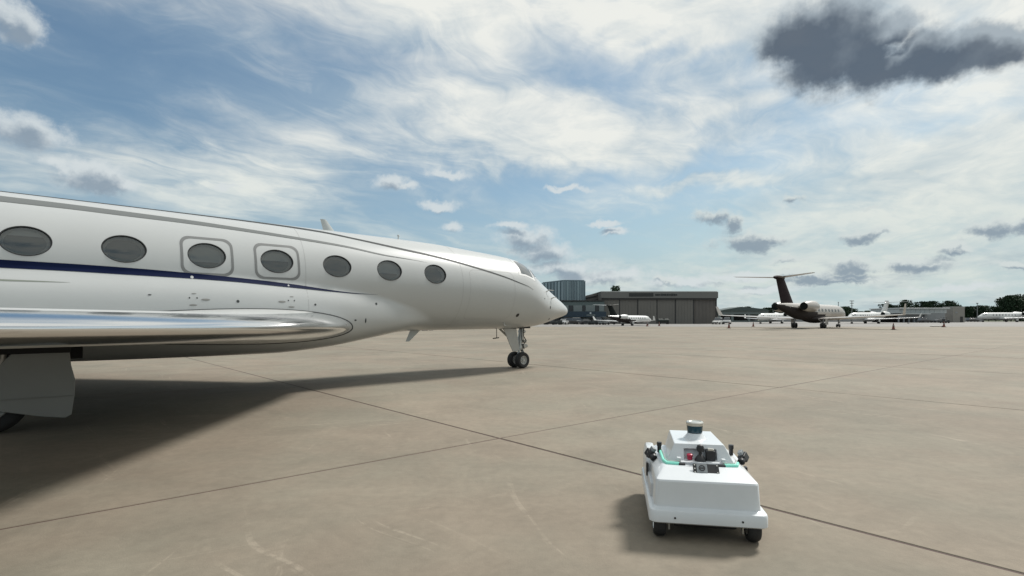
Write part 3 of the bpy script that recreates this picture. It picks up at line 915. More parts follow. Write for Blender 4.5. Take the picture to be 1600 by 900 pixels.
mb = MB(); mb.cyl((-NG - .05, 0, .74), (-NG - .85, .12, 1.40), .035, n=10); mb.cyl((-NG - .05, 0, .74), (-NG - .85, -.12, 1.40), .035, n=10); mb.build('drag_brace', m_gearw, JET)
mb = MB()
mb.tube([(-NG + .17, -.10, 1.35), (-NG + .12, -.13, 1.05), (-NG + .22, -.15, .90), (-NG + .10, -.13, .76), (-NG + .16, -.12, .62)], .016, 6)
mb.tube([(-NG + .05, -.12, 1.35), (-NG + .0, -.15, 1.10), (-NG + .02, -.16, .92), (-NG + .12, -.13, .84)], .013, 6)
mb.build('hydraulic_hoses', m_black, JET)
mb = MB(); mb.box((-NG + .20, 0, .72), (.15, .26, .13)); mb.cyl((-NG + .27, -.09, .72), (-NG + .31, -.09, .72), .05); mb.cyl((-NG + .27, .09, .72), (-NG + .31, .09, .72), .05); mb.build('taxi_light', m_metal, JET, bevel=.01)
mb = MB(); mb.box((-NG + .23, -.02, .88), (.13, .16, .10)); mb.build('valve_block', m_metal, JET, bevel=.01); mb = MB(); mb.cyl((-NG + .16, -.16, 1.2), (-NG + .16, .16, 1.2), .04); mb.build('steering_actuator', m_metal, JET, bevel=.01)
# nose gear door: long leaf hanging behind the strut on the near side
def plate(name, pts, y, t, m, parent=JET, lean=0.0, bev=.01):
    """flat panel: outline of (a, z) points at side distance y, leaning outwards towards the top"""
    z0 = min(p[1] for p in pts); mb = MB()
    A1 = [Vector((-a, y + lean * (z - z0), z)) for a, z in pts]; A2 = [p + Vector((0, t, 0)) for p in A1]
    n = len(pts); mb.add(A1, [tuple(range(n))]); mb.add(A2, [tuple(range(n - 1, -1, -1))])
    mb.add(A1 + A2, [(i, (i + 1) % n, n + (i + 1) % n, n + i) for i in range(n)])
    return mb.build(name, m, parent, bevel=bev)
plate('nose_gear_door', [(3.18, 1.36), (2.60, 1.36), (2.52, 1.0), (2.42, .60), (2.56, .55), (2.72, .57), (2.84, .76)], -.13, .03, m_gearw, lean=-.05)
mb = MB(); mb.box((-2.62, 0, 1.335), (1.25, .40, .05)); mb.build('gear_well', m_dark, JET)
mb = MB(); mb.cyl((-3.35, -.05, 1.35), (-3.35, -.05, 1.0), .012, n=6); mb.cyl((-3.50, -.05, 1.0), (-3.26, -.05, 1.02), .018, n=6); mb.build('drain_mast', m_black, JET)

# main gear: twin wheels, strut, large outer door hanging from it
for s_ in (-1, 1):
    for yy in (2.30, 2.72):
        wh = empty('main_wheel', (-15.15, s_ * yy, .455), 0, JET)
        wheel(wh, (0, 0, 0), .455, .30)
    mb = MB(); mb.cyl((-15.15, s_ * 2.2, .455), (-15.15, s_ * 2.85, .455), .07); mb.cyl((-15.15, s_ * 2.51, .45), (-15.1, s_ * 2.51, .95), .075); mb.cyl((-15.12, s_ * 2.51, .85), (-15.0, s_ * 2.51, 1.5), .12)
    mb.cyl((-15.1, s_ * 2.51, .95), (-15.8, s_ * 2.3, 1.45), .04); mb.build('main_strut', m_metal, JET)
    mb = MB(); mb.cyl((-15.05, s_ * 2.51, 1.05), (-15.05, s_ * 1.5, 1.4), .05); mb.build('side_brace', m_gearw, JET)
plate('main_gear_door', [(14.27, 1.30), (14.24, .95), (14.19, .72), (14.20, .50), (14.235, .215), (14.31, .170), (14.6, .225), (15.0, .335), (15.32, .40), (15.38, .62), (15.30, .80), (15.08, .92), (14.88, 1.18), (14.80, 1.30)], -3.05, .035, m_doorg, lean=.02, bev=.012)
plate('door_stiffener', [(14.215, .505), (15.3, .515), (15.3, .495), (14.215, .485)], -3.056, .01, m_seam, bev=0)
plate('main_gear_door', [(14.27, 1.30), (14.24, .95), (14.19, .72), (14.20, .50), (14.235, .215), (14.31, .170), (14.6, .225), (15.0, .335), (15.32, .40), (15.38, .62), (15.30, .80), (15.08, .92), (14.88, 1.18), (14.80, 1.30)], 3.05, -.035, m_doorg, lean=-.02, bev=.012)
mb = MB(); mb.box((-14.9, -1.93, 1.10), (1.7, .9, .19)); mb.box((-15.0, -2.5, 1.20), (1.5, 1.2, .12)); mb.build('main_gear_well', m_dark, JET, bevel=.01)
# flap track fairings under the near wing
for y in (4.4, 7.6):
    a = float(np.interp(y, [q[0] for q in SEC_W], [q[1] + q[2] for q in SEC_W])); z = float(np.interp(y, [q[0] for q in SEC_W], [q[3] for q in SEC_W]))
    mb = MB(); mb.ball((-a + .5, -y, z - .12), .75, 14, (1, .13, .17)); mb.build('flap_fairing', m_primer, JET)

# ------------------------------------------------------------------ the white inspection robot
m_rw = mat('robot_white_shell', (0.60, 0.63, 0.65), 0.32, coat=0.35, var=.045, vscale=4, bump=.02, bscale=60)
m_rw2 = mat('robot_white_plastic', (0.55, 0.57, 0.59), 0.4)
m_mint = mat('mint_light_tube', (0.22, 0.62, 0.50), 0.35, emis=(0.20, 0.75, 0.60, .18))
m_bplas = mat('black_plastic', (0.02, 0.02, 0.022), 0.38, var=.2)
m_teal = mat('lidar_teal_glass', (0.004, 0.040, 0.062), 0.15, spec=.4, coat=.25)
m_sil = mat('lidar_silver', (0.62, 0.62, 0.58), 0.28, metal=0.75)
m_red = mat('stop_button_red', (0.42, 0.02, 0.06), 0.4)
m_greyp = mat('emblem_grey', (0.22, 0.24, 0.25), 0.4)

ROB = empty('inspection_robot', (1.425, 4.035, 0), R(90 - 10.3))
tag(ROB, 'small white four-wheeled inspection robot with a sensor puck and mint light tubes', 'robot')
# local frame: x forward from the rear bumper, y left, z up

def rrect(x0, x1, hw, z, r=0.05, k=4, lx=0.0):
    pts = []
    for cx, cy, t0 in ((x1 - r, hw - r, 0), (x0 + r, hw - r, 90), (x0 + r, -hw + r, 180), (x1 - r, -hw + r, 270)):
        for i in range(k + 1):
            t = R(t0 + 90 * i / k); pts.append(Vector((cx + r * math.cos(t), cy + r * math.sin(t), z)))
    return pts
mb = MB()
mb.loft([rrect(.012, 1.22, .405, .140, .05), rrect(0, 1.235, .417, .150, .055), rrect(0.0, 1.235, .417, .222, .055), rrect(.006, 1.23, .412, .234, .055), rrect(.03, 1.20, .395, .240, .05)], True, True, True)
mb.build('bumper_skirt', m_rw, ROB, angle=40)
mb = MB()
mb.loft([rrect(.028, 1.18, .392, .236, .045), rrect(.055, 1.15, .378, .250, .045), rrect(.070, 1.13, .366, .43, .035), rrect(.078, 1.12, .360, .442, .03), rrect(.235, 1.03, .300, .492, .022), rrect(.255, 1.00, .285, .498, .02)], True, True, True)
mb.build('hull', m_rw, ROB, angle=28)
# wheel-arch cheeks standing out on both flanks
for s_ in (1, -1):
    mb = MB(); mb.loft([rrect(.66, 1.22, .050, .15, .03), rrect(.68, 1.21, .050, .40, .03), rrect(.74, 1.16, .040, .50, .03), rrect(.78, 1.12, .030, .52, .025)], True, True, True)
    for v in mb.v:
        v.y += s_ * .352
        if v.z > .3: v.z = .3 + (v.z - .3) * (.86 if s_ > 0 else .62)
    mb.build('front_fender', m_rw, ROB, angle=35)
    mb = MB(); mb.box((.46, s_ * .375, .30), (.36, .035, .11)); mb.build('side_panel', m_rw2, ROB, bevel=.012)
    mb = MB(); mb.box((.64, s_ * .395, .37), (.05, .02, .11)); mb.build('side_vent', m_bplas, ROB, bevel=.004)
# turret with a recessed control bay at the back
bx0, bx1, bz0, bz1 = -.128, .118, .520, .598     # bay: y right..left, z
T0, T1 = .395, .458                               # x of the rear face at the bottom and top
zb_, zt_ = .495, .636
def xf(z): return T0 + (T1 - T0) * (z - zb_) / (zt_ - zb_)
hb_, ht_ = .262, .192
def hwz(z): return hb_ + (ht_ - hb_) * (z - zb_) / (zt_ - zb_)
mb = MB()
FX0, FX1 = 1.06, 1.0
o = [(xf(zb_), hb_, zb_), (xf(zb_), -hb_, zb_), (xf(zt_), -ht_, zt_), (xf(zt_), ht_, zt_)]
i_ = [(xf(bz0), bx1, bz0), (xf(bz0), bx0, bz0), (xf(bz1), bx0, bz1), (xf(bz1), bx1, bz1)]
d_ = [(p[0] + .055, p[1], p[2]) for p in i_]
f_ = [(FX0, .21, zb_), (FX0, -.21, zb_), (FX1, -.180, zt_), (FX1, .180, zt_)]
vs = o + i_ + d_ + f_
fs = [(a, (a + 1) % 4, 4 + (a + 1) % 4, 4 + a) for a in range(4)] + [(4 + a, 4 + (a + 1) % 4, 8 + (a + 1) % 4, 8 + a) for a in range(4)] + [(8, 9, 10, 11)]
fs += [(13, 12, 15, 14), (0, 3, 15, 12), (1, 13, 14, 2), (3, 2, 14, 15), (0, 12, 13, 1)]
mb.add(vs, fs)
tur = mb.build('turret', m_rw, ROB, bevel=.008, seg=3)
mb = MB(); mb.box((.372, .0, .5075), (.075, .36, .020)); mb.build('bay_ledge', m_rw2, ROB, bevel=.006)
for y in (.168, -.168):
    mb = MB(); mb.box((.362, y, .530), (.045, .032, .032)); mb.build('ledge_bracket', m_rw, ROB, bevel=.006)
# controls in the bay
mb = MB(); mb.cyl((.412, .078, .521), (.412, .078, .540), .020); mb.lathe([(0, .012), (.008, .024), (.022, .024), (.028, .015), (.028, .001)], (.412, .078, .538), (0, 0, 1), 16); mb.build('stop_button', m_red, ROB)
mb = MB(); mb.lathe([(0, .045), (.012, .044), (.035, .030), (.052, .012), (.070, .012), (.078, .026), (.105, .030), (.125, .022), (.132, .001)], (.395, .0, .515), (0, 0, 1), 20); mb.build('joystick', m_bplas, ROB)
mb = MB(); mb.box((.418, -.080, .556), (.055, .072, .082)); bb = mb.build('radio_receiver', m_bplas, ROB, bevel=.008)
mb = MB(); mb.box((.418, -.080, .604), (.04, .045, .018)); mb.build('antenna_cap', m_sil, bb, bevel=.004)
# lidar: flared skirt, teal glass drum, silver cap
mb = MB(); mb.lathe([(0, .095), (.012, .082), (.030, .066), (.045, .060), (.047, .001)], (.70, .0, .634), (0, 0, 1), 32); mb.build('lidar_base', m_rw, ROB)
mb = MB(); mb.lathe([(0, .001), (0, .058), (.004, .062), (.060, .066), (.062, .001)], (.70, 0, .682), (0, 0, 1), 32); ld = mb.build('lidar_drum', m_teal, ROB, angle=40)
mb = MB(); mb.lathe([(0, .064), (.002, .070), (.026, .071), (.034, .064), (.036, .055), (.030, .050), (.030, .001)], (.70, 0, .741), (0, 0, 1), 32); mb.build('lidar_cap', m_sil, ld, angle=35)
# mint light tubes bent round both rear corners of the deck
for s_ in (1, -1):
    pts = [Vector((.72, s_ * .285, .513)), Vector((.40, s_ * .283, .509)), Vector((.325, s_ * .262, .507)), Vector((.315, s_ * .17, .507))]
    if s_ < 0: pts = pts[1:]
    mb = MB(); mb.tube(pts, .0115, 10)
    for p in pts[1:-1]: mb.ball(p, .0115, 8)
    mb.build('light_tube', m_mint, ROB)
    mb = MB(); mb.tube([p + Vector((.022, -s_ * .012, .012)) for p in pts], .0045, 6); mb.build('tube_rail', m_sil, ROB)
    mb = MB(); mb.box((.315, s_ * .150, .504), (.028, .05, .018)); mb.build('tube_clip', m_bplas, ROB, bevel=.003)
    # upright knob and clustered camera pod beside each shoulder
    mb = MB(); mb.cyl((.70, s_ * .292, .500), (.70, s_ * .292, .560), .017, n=12); mb.cyl((.70, s_ * .292, .555), (.70, s_ * .292, .587), .021, n=12); mb.build('range_sensor', m_bplas, ROB)
    M_ = Matrix.Translation((.62, s_ * .372, .505)) @ Matrix.Rotation(s_ * R(28), 4, 'Z') @ Matrix.Rotation(R(-24), 4, 'Y') @ Matrix.Rotation(s_ * R(22), 4, 'X')
    mb = MB(); mb.box((0, 0, 0), (.07, .062, .062), M_)
    cam_ = mb.build('camera_pod', m_bplas, ROB, bevel=.006)
    mb = MB(); mb.lathe([(0, .030), (.03, .030), (.034, .022), (.026, .018), (.026, .001)], M_ @ Vector((-.035, 0, 0)), M_.to_3x3() @ Vector((-1, 0, 0)), 20); mb.build('lens', m_glass2 if False else m_bplas, cam_)
    mb = MB(); mb.cyl(M_ @ Vector((0, s_ * .02, -.03)), (.62, s_ * .30, .455), .012, n=8); mb.build('pod_arm', m_bplas, ROB)
    mb = MB(); mb.box((0, 0, .046), (.045, .035, .03), M_); mb.build('floodlight', m_greyp, cam_, bevel=.004)
# data plate: black board, grey emblem panel with a ring mark, screws
# lies on the sloping rear deck between (x .078, z .442) and (x .235, z .535)
sl = math.atan2(.050, .157); cx, cz = .215, .492
Mp = Matrix.Translation((cx, -.015, cz + .004)) @ Matrix.Rotation(-R(47), 4, 'Y')
mb = MB(); mb.box((0, 0, .004), (.085, .190, .008), Mp); dp = mb.build('data_plate', m_bplas, ROB, bevel=.002)
mb = MB(); mb.box((.002, .030, .0095), (.070, .078, .004), Mp); em = mb.build('emblem_panel', m_greyp, dp, bevel=.001)
mb = MB(); mb.lathe([(0, .024), (.003, .024), (.003, .017), (0, .017)], Mp @ Vector((.004, .030, .0115)), Mp.to_3x3() @ Vector((0, 0, 1)), 24); mb.build('emblem_ring', m_bplas, em)
mb = MB(); mb.box((.004, .030, .013), (.010, .030, .003), Mp); mb.build('emblem_bar', m_bplas, em)
for (x, y) in ((.03, .082), (.0, .082), (-.03, .082), (-.03, -.082), (.03, -.082)):
    mb = MB(); mb.cyl(Mp @ Vector((x, y, .006)), Mp @ Vector((x, y, .011)), .0055, n=8); mb.build('screw', m_sil, dp)
for y in (.235, -.235):
    mb = MB(); mb.cyl((-.004, y, .186), (.01, y, .186), .0075, n=10); mb.build('bumper_bolt', m_black, ROB)
# chassis and wheels
mb = MB(); mb.box((.62, 0, .125), (.95, .46, .11)); mb.build('chassis', m_bplas, ROB, bevel=.02)
for (x, y, nm) in ((.155, .335, 0), (.155, -.335, 0), (.98, .345, 1), (.98, -.345, 1)):
    wh = empty('wheel', (x, y, .105), 0, ROB)
    mb = MB(); h = .045; r = .105
    mb.lathe([(-h, r * .55), (-h, r * .86), (-h * .7, r * .97), (-h * .3, r), (h * .3, r), (h * .7, r * .97), (h, r * .86), (h, r * .55)], (0, 0, 0), (0, 1, 0), 28); mb.build('tyre', m_rubber, wh, angle=50)
    mb = MB(); mb.lathe([(-h * .8, .001), (-h * .8, r * .5), (-h, r * .56), (h, r * .56), (h * .8, r * .5), (h * .8, .001)], (0, 0, 0), (0, 1, 0), 20); mb.build('rim', m_sil, wh, angle=30)
    mb = MB(); s_ = 1 if y > 0 else -1
    mb.box((0, -s_ * .070, .02), (.045, .012, .15)); mb.cyl((0, -s_ * .02, 0), (0, -s_ * .075, 0), .02, n=10); mb.build('wheel_fork', m_sil, ROB if False else wh, bevel=.002)

# ------------------------------------------------------------------ things far across the field
def at(u, dist, v=None):
    """world point seen at picture column u, at the given distance ahead; v gives the height"""
    X = (u - CU) / F * dist
    return Vector((X, dist, 0 if v is None else EYE + (HOR - v) / F * dist))

m_fw = mat('far_jet_white', (0.58, 0.59, 0.58), 0.35, coat=.3)
m_maroon = mat('tail_dark_maroon', (0.022, 0.014, 0.017), 0.7, spec=.08)
m_fblack = mat('tail_black', (0.010, 0.013, 0.013), 0.7, spec=.08)
m_tan = mat('far_jet_beige', (0.32, 0.30, 0.275), 0.35, coat=.3)
m_belly = mat('far_jet_belly_paint_and_shade', (0.035, 0.030, 0.030), 0.7, spec=.08)  # dark belly livery that also carries the painted shade of the underside
m_fwin = mat('far_window', (0.02, 0.024, 0.03), 0.15)
m_fle = mat('far_leading_edge', (0.72, 0.72, 0.72), 0.25, metal=.6)
m_fmetal = mat('far_gear', (0.20, 0.20, 0.20), 0.5)

def far_jet(name, label, nose, heading, scale=1.0, fin=m_fw, bodym=m_fw, belly=None, winglets=True, group=None, aft_dark=False):
    """twin-jet business aircraft, about 29 m long at scale 1; heading is the compass of the nose, degrees from +Y towards +X"""
    h = R(heading)
    root = empty(name, (nose[0], nose[1], 0), math.pi / 2 - h)
    root.scale = (scale,) * 3
    tag(root, label, 'jet', group)
    A = [0, .15, .5, 1.0, 1.7, 2.4, 3.2, 4.5, 18, 21, 24, 27, 29]
    T = [2.0, 2.25, 2.5, 2.75, 3.1, 3.55, 3.75, 3.9, 3.98, 4.0, 4.0, 3.9, 3.75]
    Bq = [2.0, 1.8, 1.65, 1.5, 1.38, 1.3, 1.27, 1.25, 1.3, 1.5, 2.1, 2.9, 3.45]
    H = [.01, .2, .42, .65, .88, 1.05, 1.15, 1.25, 1.25, 1.15, .85, .5, .15]
    rings = []
    fine = np.concatenate([np.arange(0, 5, .4), np.arange(5, 29.01, 1.2)])
    for a in fine:
        x = np.array([a]); t = pch(x, A, T)[0]; b = pch(x, A, Bq)[0]; w_ = pch(x, A, H)[0]; zc = (t + b) / 2
        rings.append([(-a, w_ * math.cos(2 * math.pi * k / 24), zc + (t - b) / 2 * math.sin(2 * math.pi * k / 24)) for k in range(24)])
    mb = MB(); n = 24; vs = [p for r in rings for p in r]
    for k in range(len(rings) - 1):
        for i in range(n):
            j = (i + 1) % n
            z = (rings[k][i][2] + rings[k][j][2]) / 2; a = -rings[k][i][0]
            lim = 2.0 + max(0, a - 10) * .095  # dark area climbs aft: shade under the fuselage painted into the belly colour
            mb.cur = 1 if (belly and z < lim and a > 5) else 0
            mb.add([rings[k][i], rings[k][j], rings[k + 1][j], rings[k + 1][i]], [(0, 1, 2, 3)], True)
    mb.cur = 0
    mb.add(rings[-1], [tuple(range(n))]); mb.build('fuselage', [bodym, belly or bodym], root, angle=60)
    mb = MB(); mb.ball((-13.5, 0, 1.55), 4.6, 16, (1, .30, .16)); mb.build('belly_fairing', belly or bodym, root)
    sw = [(0.8, 9.5, 6.2, 1.5, .11), (3, 11.2, 4.6, 1.6, .11), (8, 14.6, 3.0, 1.85, .10), (13.6, 18.2, 1.6, 2.15, .10)]
    for s_ in (-1, 1):
        wing(s_, root, sw, 'wing', m_fle, bodym)
        if winglets:
            mb = MB(); rr_ = []
            for k in range(4):
                t = k / 3; up, dn = wing_sec(s_ * (13.6 + .35 * t), 18.2 + 1.2 * t, 1.6 - .8 * t, 2.15 + 1.5 * t, .09); rr_.append(up[::4] + list(reversed(dn[4:-1:4])))
            mb.loft(rr_); mb.build('winglet', bodym, root, angle=60)
        # engine with a dark intake and exhaust
        mb = MB(); mb.lathe([(0, .68), (-.05, .74), (.5, .86), (2.0, .88), (3.6, .74), (4.3, .58)], (-19.6, s_ * 2.1, 3.45), (-1, 0, 0), 20)
        e = mb.build('engine', bodym, root)
        mb = MB(); mb.lathe([(.12, .001), (.12, .70)], (-19.6, s_ * 2.1, 3.45), (-1, 0, 0), 20); mb.lathe([(4.3, .585), (4.3, .001)], (-19.6, s_ * 2.1, 3.45), (-1, 0, 0), 20); tag(mb.build('fan', m_fblack, e), kind='stuff')
        mb = MB(); mb.box((-21.6, s_ * 1.2, 3.4), (2.2, .8, .2)); mb.build('engine_pylon', bodym, root)
        # gear
        mb = MB()
        for y in (1.98, 2.42): mb.lathe([(-.15, .2), (-.15, .42), (-.08, .46), (.08, .46), (.15, .42), (.15, .2), (-.15, .2)], (-16.3, s_ * y, .46), (0, 1, 0), 16)
        g = mb.build('main_wheels', m_rubber, root)
        mb = MB(); mb.cyl((-16.3, s_ * 1.9, .46), (-16.3, s_ * 2.5, .46), .08, n=8); mb.cyl((-16.3, s_ * 2.2, .5), (-16.2, s_ * 2.2, 1.6), .12, n=10); mb.cyl((-16.3, s_ * 2.2, .8), (-17.0, s_ * 1.7, 1.5), .05, n=6); mb.build('main_strut', m_fmetal, root)
        mb = MB(); mb.box((-16.0, s_ * 2.62, 1.1), (1.2, .04, 1.0)); mb.build('gear_door', bodym, root)
        # cockpit and cabin glass
        rows = []
        mb = MB()
        for a0, z0, r1, r2 in [(2.05, 3.02, .30, .22), (2.9, 3.12, .30, .20)] + [(6.2 + 1.5 * k, 2.95, .33, .23) for k in range(8)]:
            x = np.array([a0]); t = pch(x, A, T)[0]; b = pch(x, A, Bq)[0]; w_ = pch(x, A, H)[0]; zc = (t + b) / 2; hh_ = (t - b) / 2
            def sy(z, w_=w_, zc=zc, hh_=hh_): return w_ * math.sqrt(max(.02, 1 - ((z - zc) / hh_) ** 2)) + .02
            o = MB(); ring = [(-a0 - r1 * math.cos(2 * math.pi * k / 12) + (0 if a0 > 4 else -.0), s_ * sy(z0 + r2 * math.sin(2 * math.pi * k / 12)) , z0 + r2 * math.sin(2 * math.pi * k / 12)) for k in range(12)]
            if a0 < 4:
                ring = []
                for k in range(12):
                    aa_ = a0 + r1 * math.cos(2 * math.pi * k / 12); x = np.array([aa_]); t = pch(x, A, T)[0]; b = pch(x, A, Bq)[0]; w2 = pch(x, A, H)[0]; zc2 = (t + b) / 2; h2 = (t - b) / 2
                    z = z0 + r2 * math.sin(2 * math.pi * k / 12); ring.append((-aa_, s_ * (w2 * math.sqrt(max(.02, 1 - ((z - zc2) / h2) ** 2)) + .03), z))
            o.add(ring, [tuple(range(12))]); o.build('window', m_fwin, root)
    # tail
    mb = MB(); rr_ = []
    for k in range(7):
        t = k / 6; ch = 4.6 - 1.7 * t; x0 = 22.3 + 3.6 * t; z = 3.7 + 3.9 * t
        rr_.append([Vector((-x0 - x * ch, th_ * ch * .11, z)) for x, th_ in UP[::3]] + [Vector((-x0 - x * ch, -th_ * ch * .11, z)) for x, th_ in reversed(UP[3:-1:3])])
    mb.loft(rr_); mb.build('tail_fin', fin, root, angle=60)
    mb = MB(); mb.ball((-27.6, 0, 7.65), 2.0, 14, (1, .16, .17)); mb.build('fin_bullet', fin, root)
    for s_ in (-1, 1):
        wing(s_, root, [(0, 26.4, 2.5, 7.68, .09), (5.6, 29.3, 1.2, 7.95, .08)], 'tailplane', le=False, mw=bodym)
    mb = MB(); mb.ball((-29.0, 0, 3.62), .42, 10, (1.4, .7, .8)); mb.build('tail_cone', m_fblack if fin is not m_fw else m_fmetal, root)
    mb = MB()
    for y in (-.2, .2): mb.lathe([(-.1, .1), (-.1, .26), (-.05, .29), (.05, .29), (.1, .26), (.1, .1), (-.1, .1)], (-2.6, y, .29), (0, 1, 0), 14)
    mb.build('nose_wheels', m_rubber, root)
    mb = MB(); mb.cyl((-2.6, -.3, .29), (-2.6, .3, .29), .05, n=6); mb.cyl((-2.6, 0, .3), (-2.5, 0, 1.4), .09, n=8); mb.box((-2.9, -.3, 1.0), (.8, .03, .6)); mb.build('nose_strut', m_fmetal, root)
    return root

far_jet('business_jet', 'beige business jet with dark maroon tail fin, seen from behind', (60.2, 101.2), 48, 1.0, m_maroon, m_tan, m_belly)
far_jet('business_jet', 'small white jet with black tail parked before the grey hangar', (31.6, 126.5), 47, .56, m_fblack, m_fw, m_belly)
far_jet('business_jet', 'white jet facing left, just left of and behind the maroon-tailed jet', (70.5, 160), 228, .78)
far_jet('business_jet', 'white T-tailed jet facing left, between the maroon-tailed jet and the tree line', (96.5, 160), 238, .84)
far_jet('business_jet', 'white jet at the right edge of the view parked under the big dark trees', (194, 232), 262, 1.0)

# --- buildings
m_cor = mat('hangar_cladding', (0.150, 0.138, 0.126), 0.6, var=.06, vscale=.3)
m_door = mat('hangar_door_panel', (0.142, 0.135, 0.122), 0.6, var=.08, vscale=.2)
m_fas = mat('hangar_fascia', (0.128, 0.130, 0.124), 0.6, var=.05)
m_sign = mat('hangar_sign_letters', (0.022, 0.026, 0.026), 0.6)
m_track = mat('door_track', (0.035, 0.035, 0.035), 0.7)
m_bglass = mat('blue_green_glass', (0.085, 0.145, 0.175), 0.12, spec=1.0, coat=.6, var=.25, vscale=.4)
m_mull = mat('glass_wall_fin', (0.15, 0.21, 0.24), 0.4)
m_bwall = mat('terminal_wall', (0.10, 0.135, 0.135), 0.6, var=.08)
m_wpan = mat('pale_wall_panel', (0.17, 0.20, 0.20), 0.5, var=.05)
m_navyb = mat('navy_canopy', (0.012, 0.030, 0.050), 0.5)
m_signw = mat('sign_white', (0.45, 0.50, 0.52), 0.5)
def bpart(name, m, root, c, d, bevel=0.0, **k):
    mb = MB(); mb.box(c, d, **k); return mb.build(name, m, root, bevel=bevel)

HZ = 160.0
x0 = at(940, HZ).x; x1 = at(1119.5, HZ).x; W_ = x1 - x0; top = at(0, HZ, 456).z; dl = at(0, HZ, 466).z
hg = empty('hangar', ((x0 + x1) / 2, HZ, 0)); tag(hg, 'wide grey aircraft hangar with sliding doors closed and dark sign on its fascia', 'hangar')
bpart('wall', m_cor, hg, (0, 15.2, top / 2 - .05), (W_ - .1, 29.6, top - .1))
bpart('fascia', m_fas, hg, (0, -.25, (top + dl) / 2), (W_ + .5, .9, top - dl), .05)
mb = MB(); mb.box((0, 15, top + .1), (W_ + .3, 30.2, .16)); mb.build('roof', mat('hangar_roof', (.45, .46, .45), .5), hg)
# door leaves, each standing in its own track
edges = [940, 968, 996.5, 1026.5, 1055.5, 1083.5]
for k in range(5):
    a = at(edges[k], HZ).x - hg.location.x; b = at(edges[k + 1], HZ).x - hg.location.x
    leaf = bpart('door_panel', m_door, hg, ((a + b) / 2, .02 + (k % 2) * .12, dl / 2 - .02), (b - a - .35, .16, dl - .05))
    for q in range(1, 6):
        bpart('panel_rib', m_door, leaf, (a + (b - a) * q / 6, -.09 + (k % 2) * .12, dl / 2), (.07, .06, dl - .3))
bpart('door_track', m_track, hg, (0, -.3, dl - .22), (W_, .35, .42))
for k, e in enumerate(edges[1:]):
    bpart('door_jamb', m_track, hg, (at(e, HZ).x - hg.location.x, .08, dl / 2 - .2), (.30, .30, dl - .42))
a = at(1085, HZ).x - hg.location.x
for q in range(16):
    bpart('cladding_rib', m_cor, hg, (a + (W_ / 2 - a) * (q + .5) / 16, .32, dl / 2), (.18, .16, dl - .1))
bpart('corner_post', m_track, hg, (W_ / 2 - .02, .2, dl / 2), (.22, .5, dl))
bpart('lean_to', m_cor, hg, (W_ / 2 + 1.1, 6, 1.9), (2.2, 8, 3.8), taper=(.1, 1), shift=(-1.0, 0))
# the sign: rows of dark letters too small to read
rnd = random.Random(3)
sg = at(982, HZ).x - hg.location.x, at(1020, HZ).x - hg.location.x, at(1024, HZ).x - hg.location.x, at(1058, HZ).x - hg.location.x
zc = at(0, HZ, 460.8).z
xq = sg[0]
mb = MB()
mb.box(((sg[0] + sg[1]) / 2, -.745, zc), (sg[1] - sg[0], .08, 1.0)); mb.build('sign_board', m_sign, hg, bevel=.06)
xq = sg[2]; mb = MB()
while xq < sg[3]:
    w_ = rnd.uniform(.45, .7); h_ = rnd.uniform(.45, .75) * (1 - .25 * abs((xq - sg[2]) / (sg[3] - sg[2]) - .5)); mb.box((xq, -.745, zc), (w_ * .88, .08, h_)); xq += w_
tag(mb.build('sign_letters', m_sign, hg, bevel=.03), kind='stuff')
# side wall and sloping roof running back to the left
sw_ = empty('hangar_annex', (at(926, 168).x, 168, 0)); tag(sw_, 'lower grey hangar wing with a sloping roof edge, left of the closed sliding doors', 'building')
xa, xb = at(911, 168).x - sw_.location.x, at(941, 168).x - sw_.location.x; za, zb2 = at(0, 168, 466).z, at(0, 168, 457.5).z
mb = MB()
pts = [(xa, 0), (xb, 0), (xb, zb2), (xa + 1.2, za + .9), (xa, za)]
A1 = [Vector((x, 0, z)) for x, z in pts]; A2 = [p + Vector((0, 14, 0)) for p in A1]
mb.add(A1 + A2, [(0, 1, 2, 3, 4), (9, 8, 7, 6, 5)] + [(i, (i + 1) % 5, 5 + (i + 1) % 5, 5 + i) for i in range(5)]); mb.build('wall', m_cor, sw_)
mb = MB(); mb.cyl((xa + .2, -.2, za - .1), (xb, -.2, zb2 - .55), .22, n=4); mb.cyl((xa + .2, -.1, za - 1.2), (xb, -.1, zb2 - 1.9), .3, n=4); tag(mb.build('roof_trim', m_track, sw_), kind='stuff')

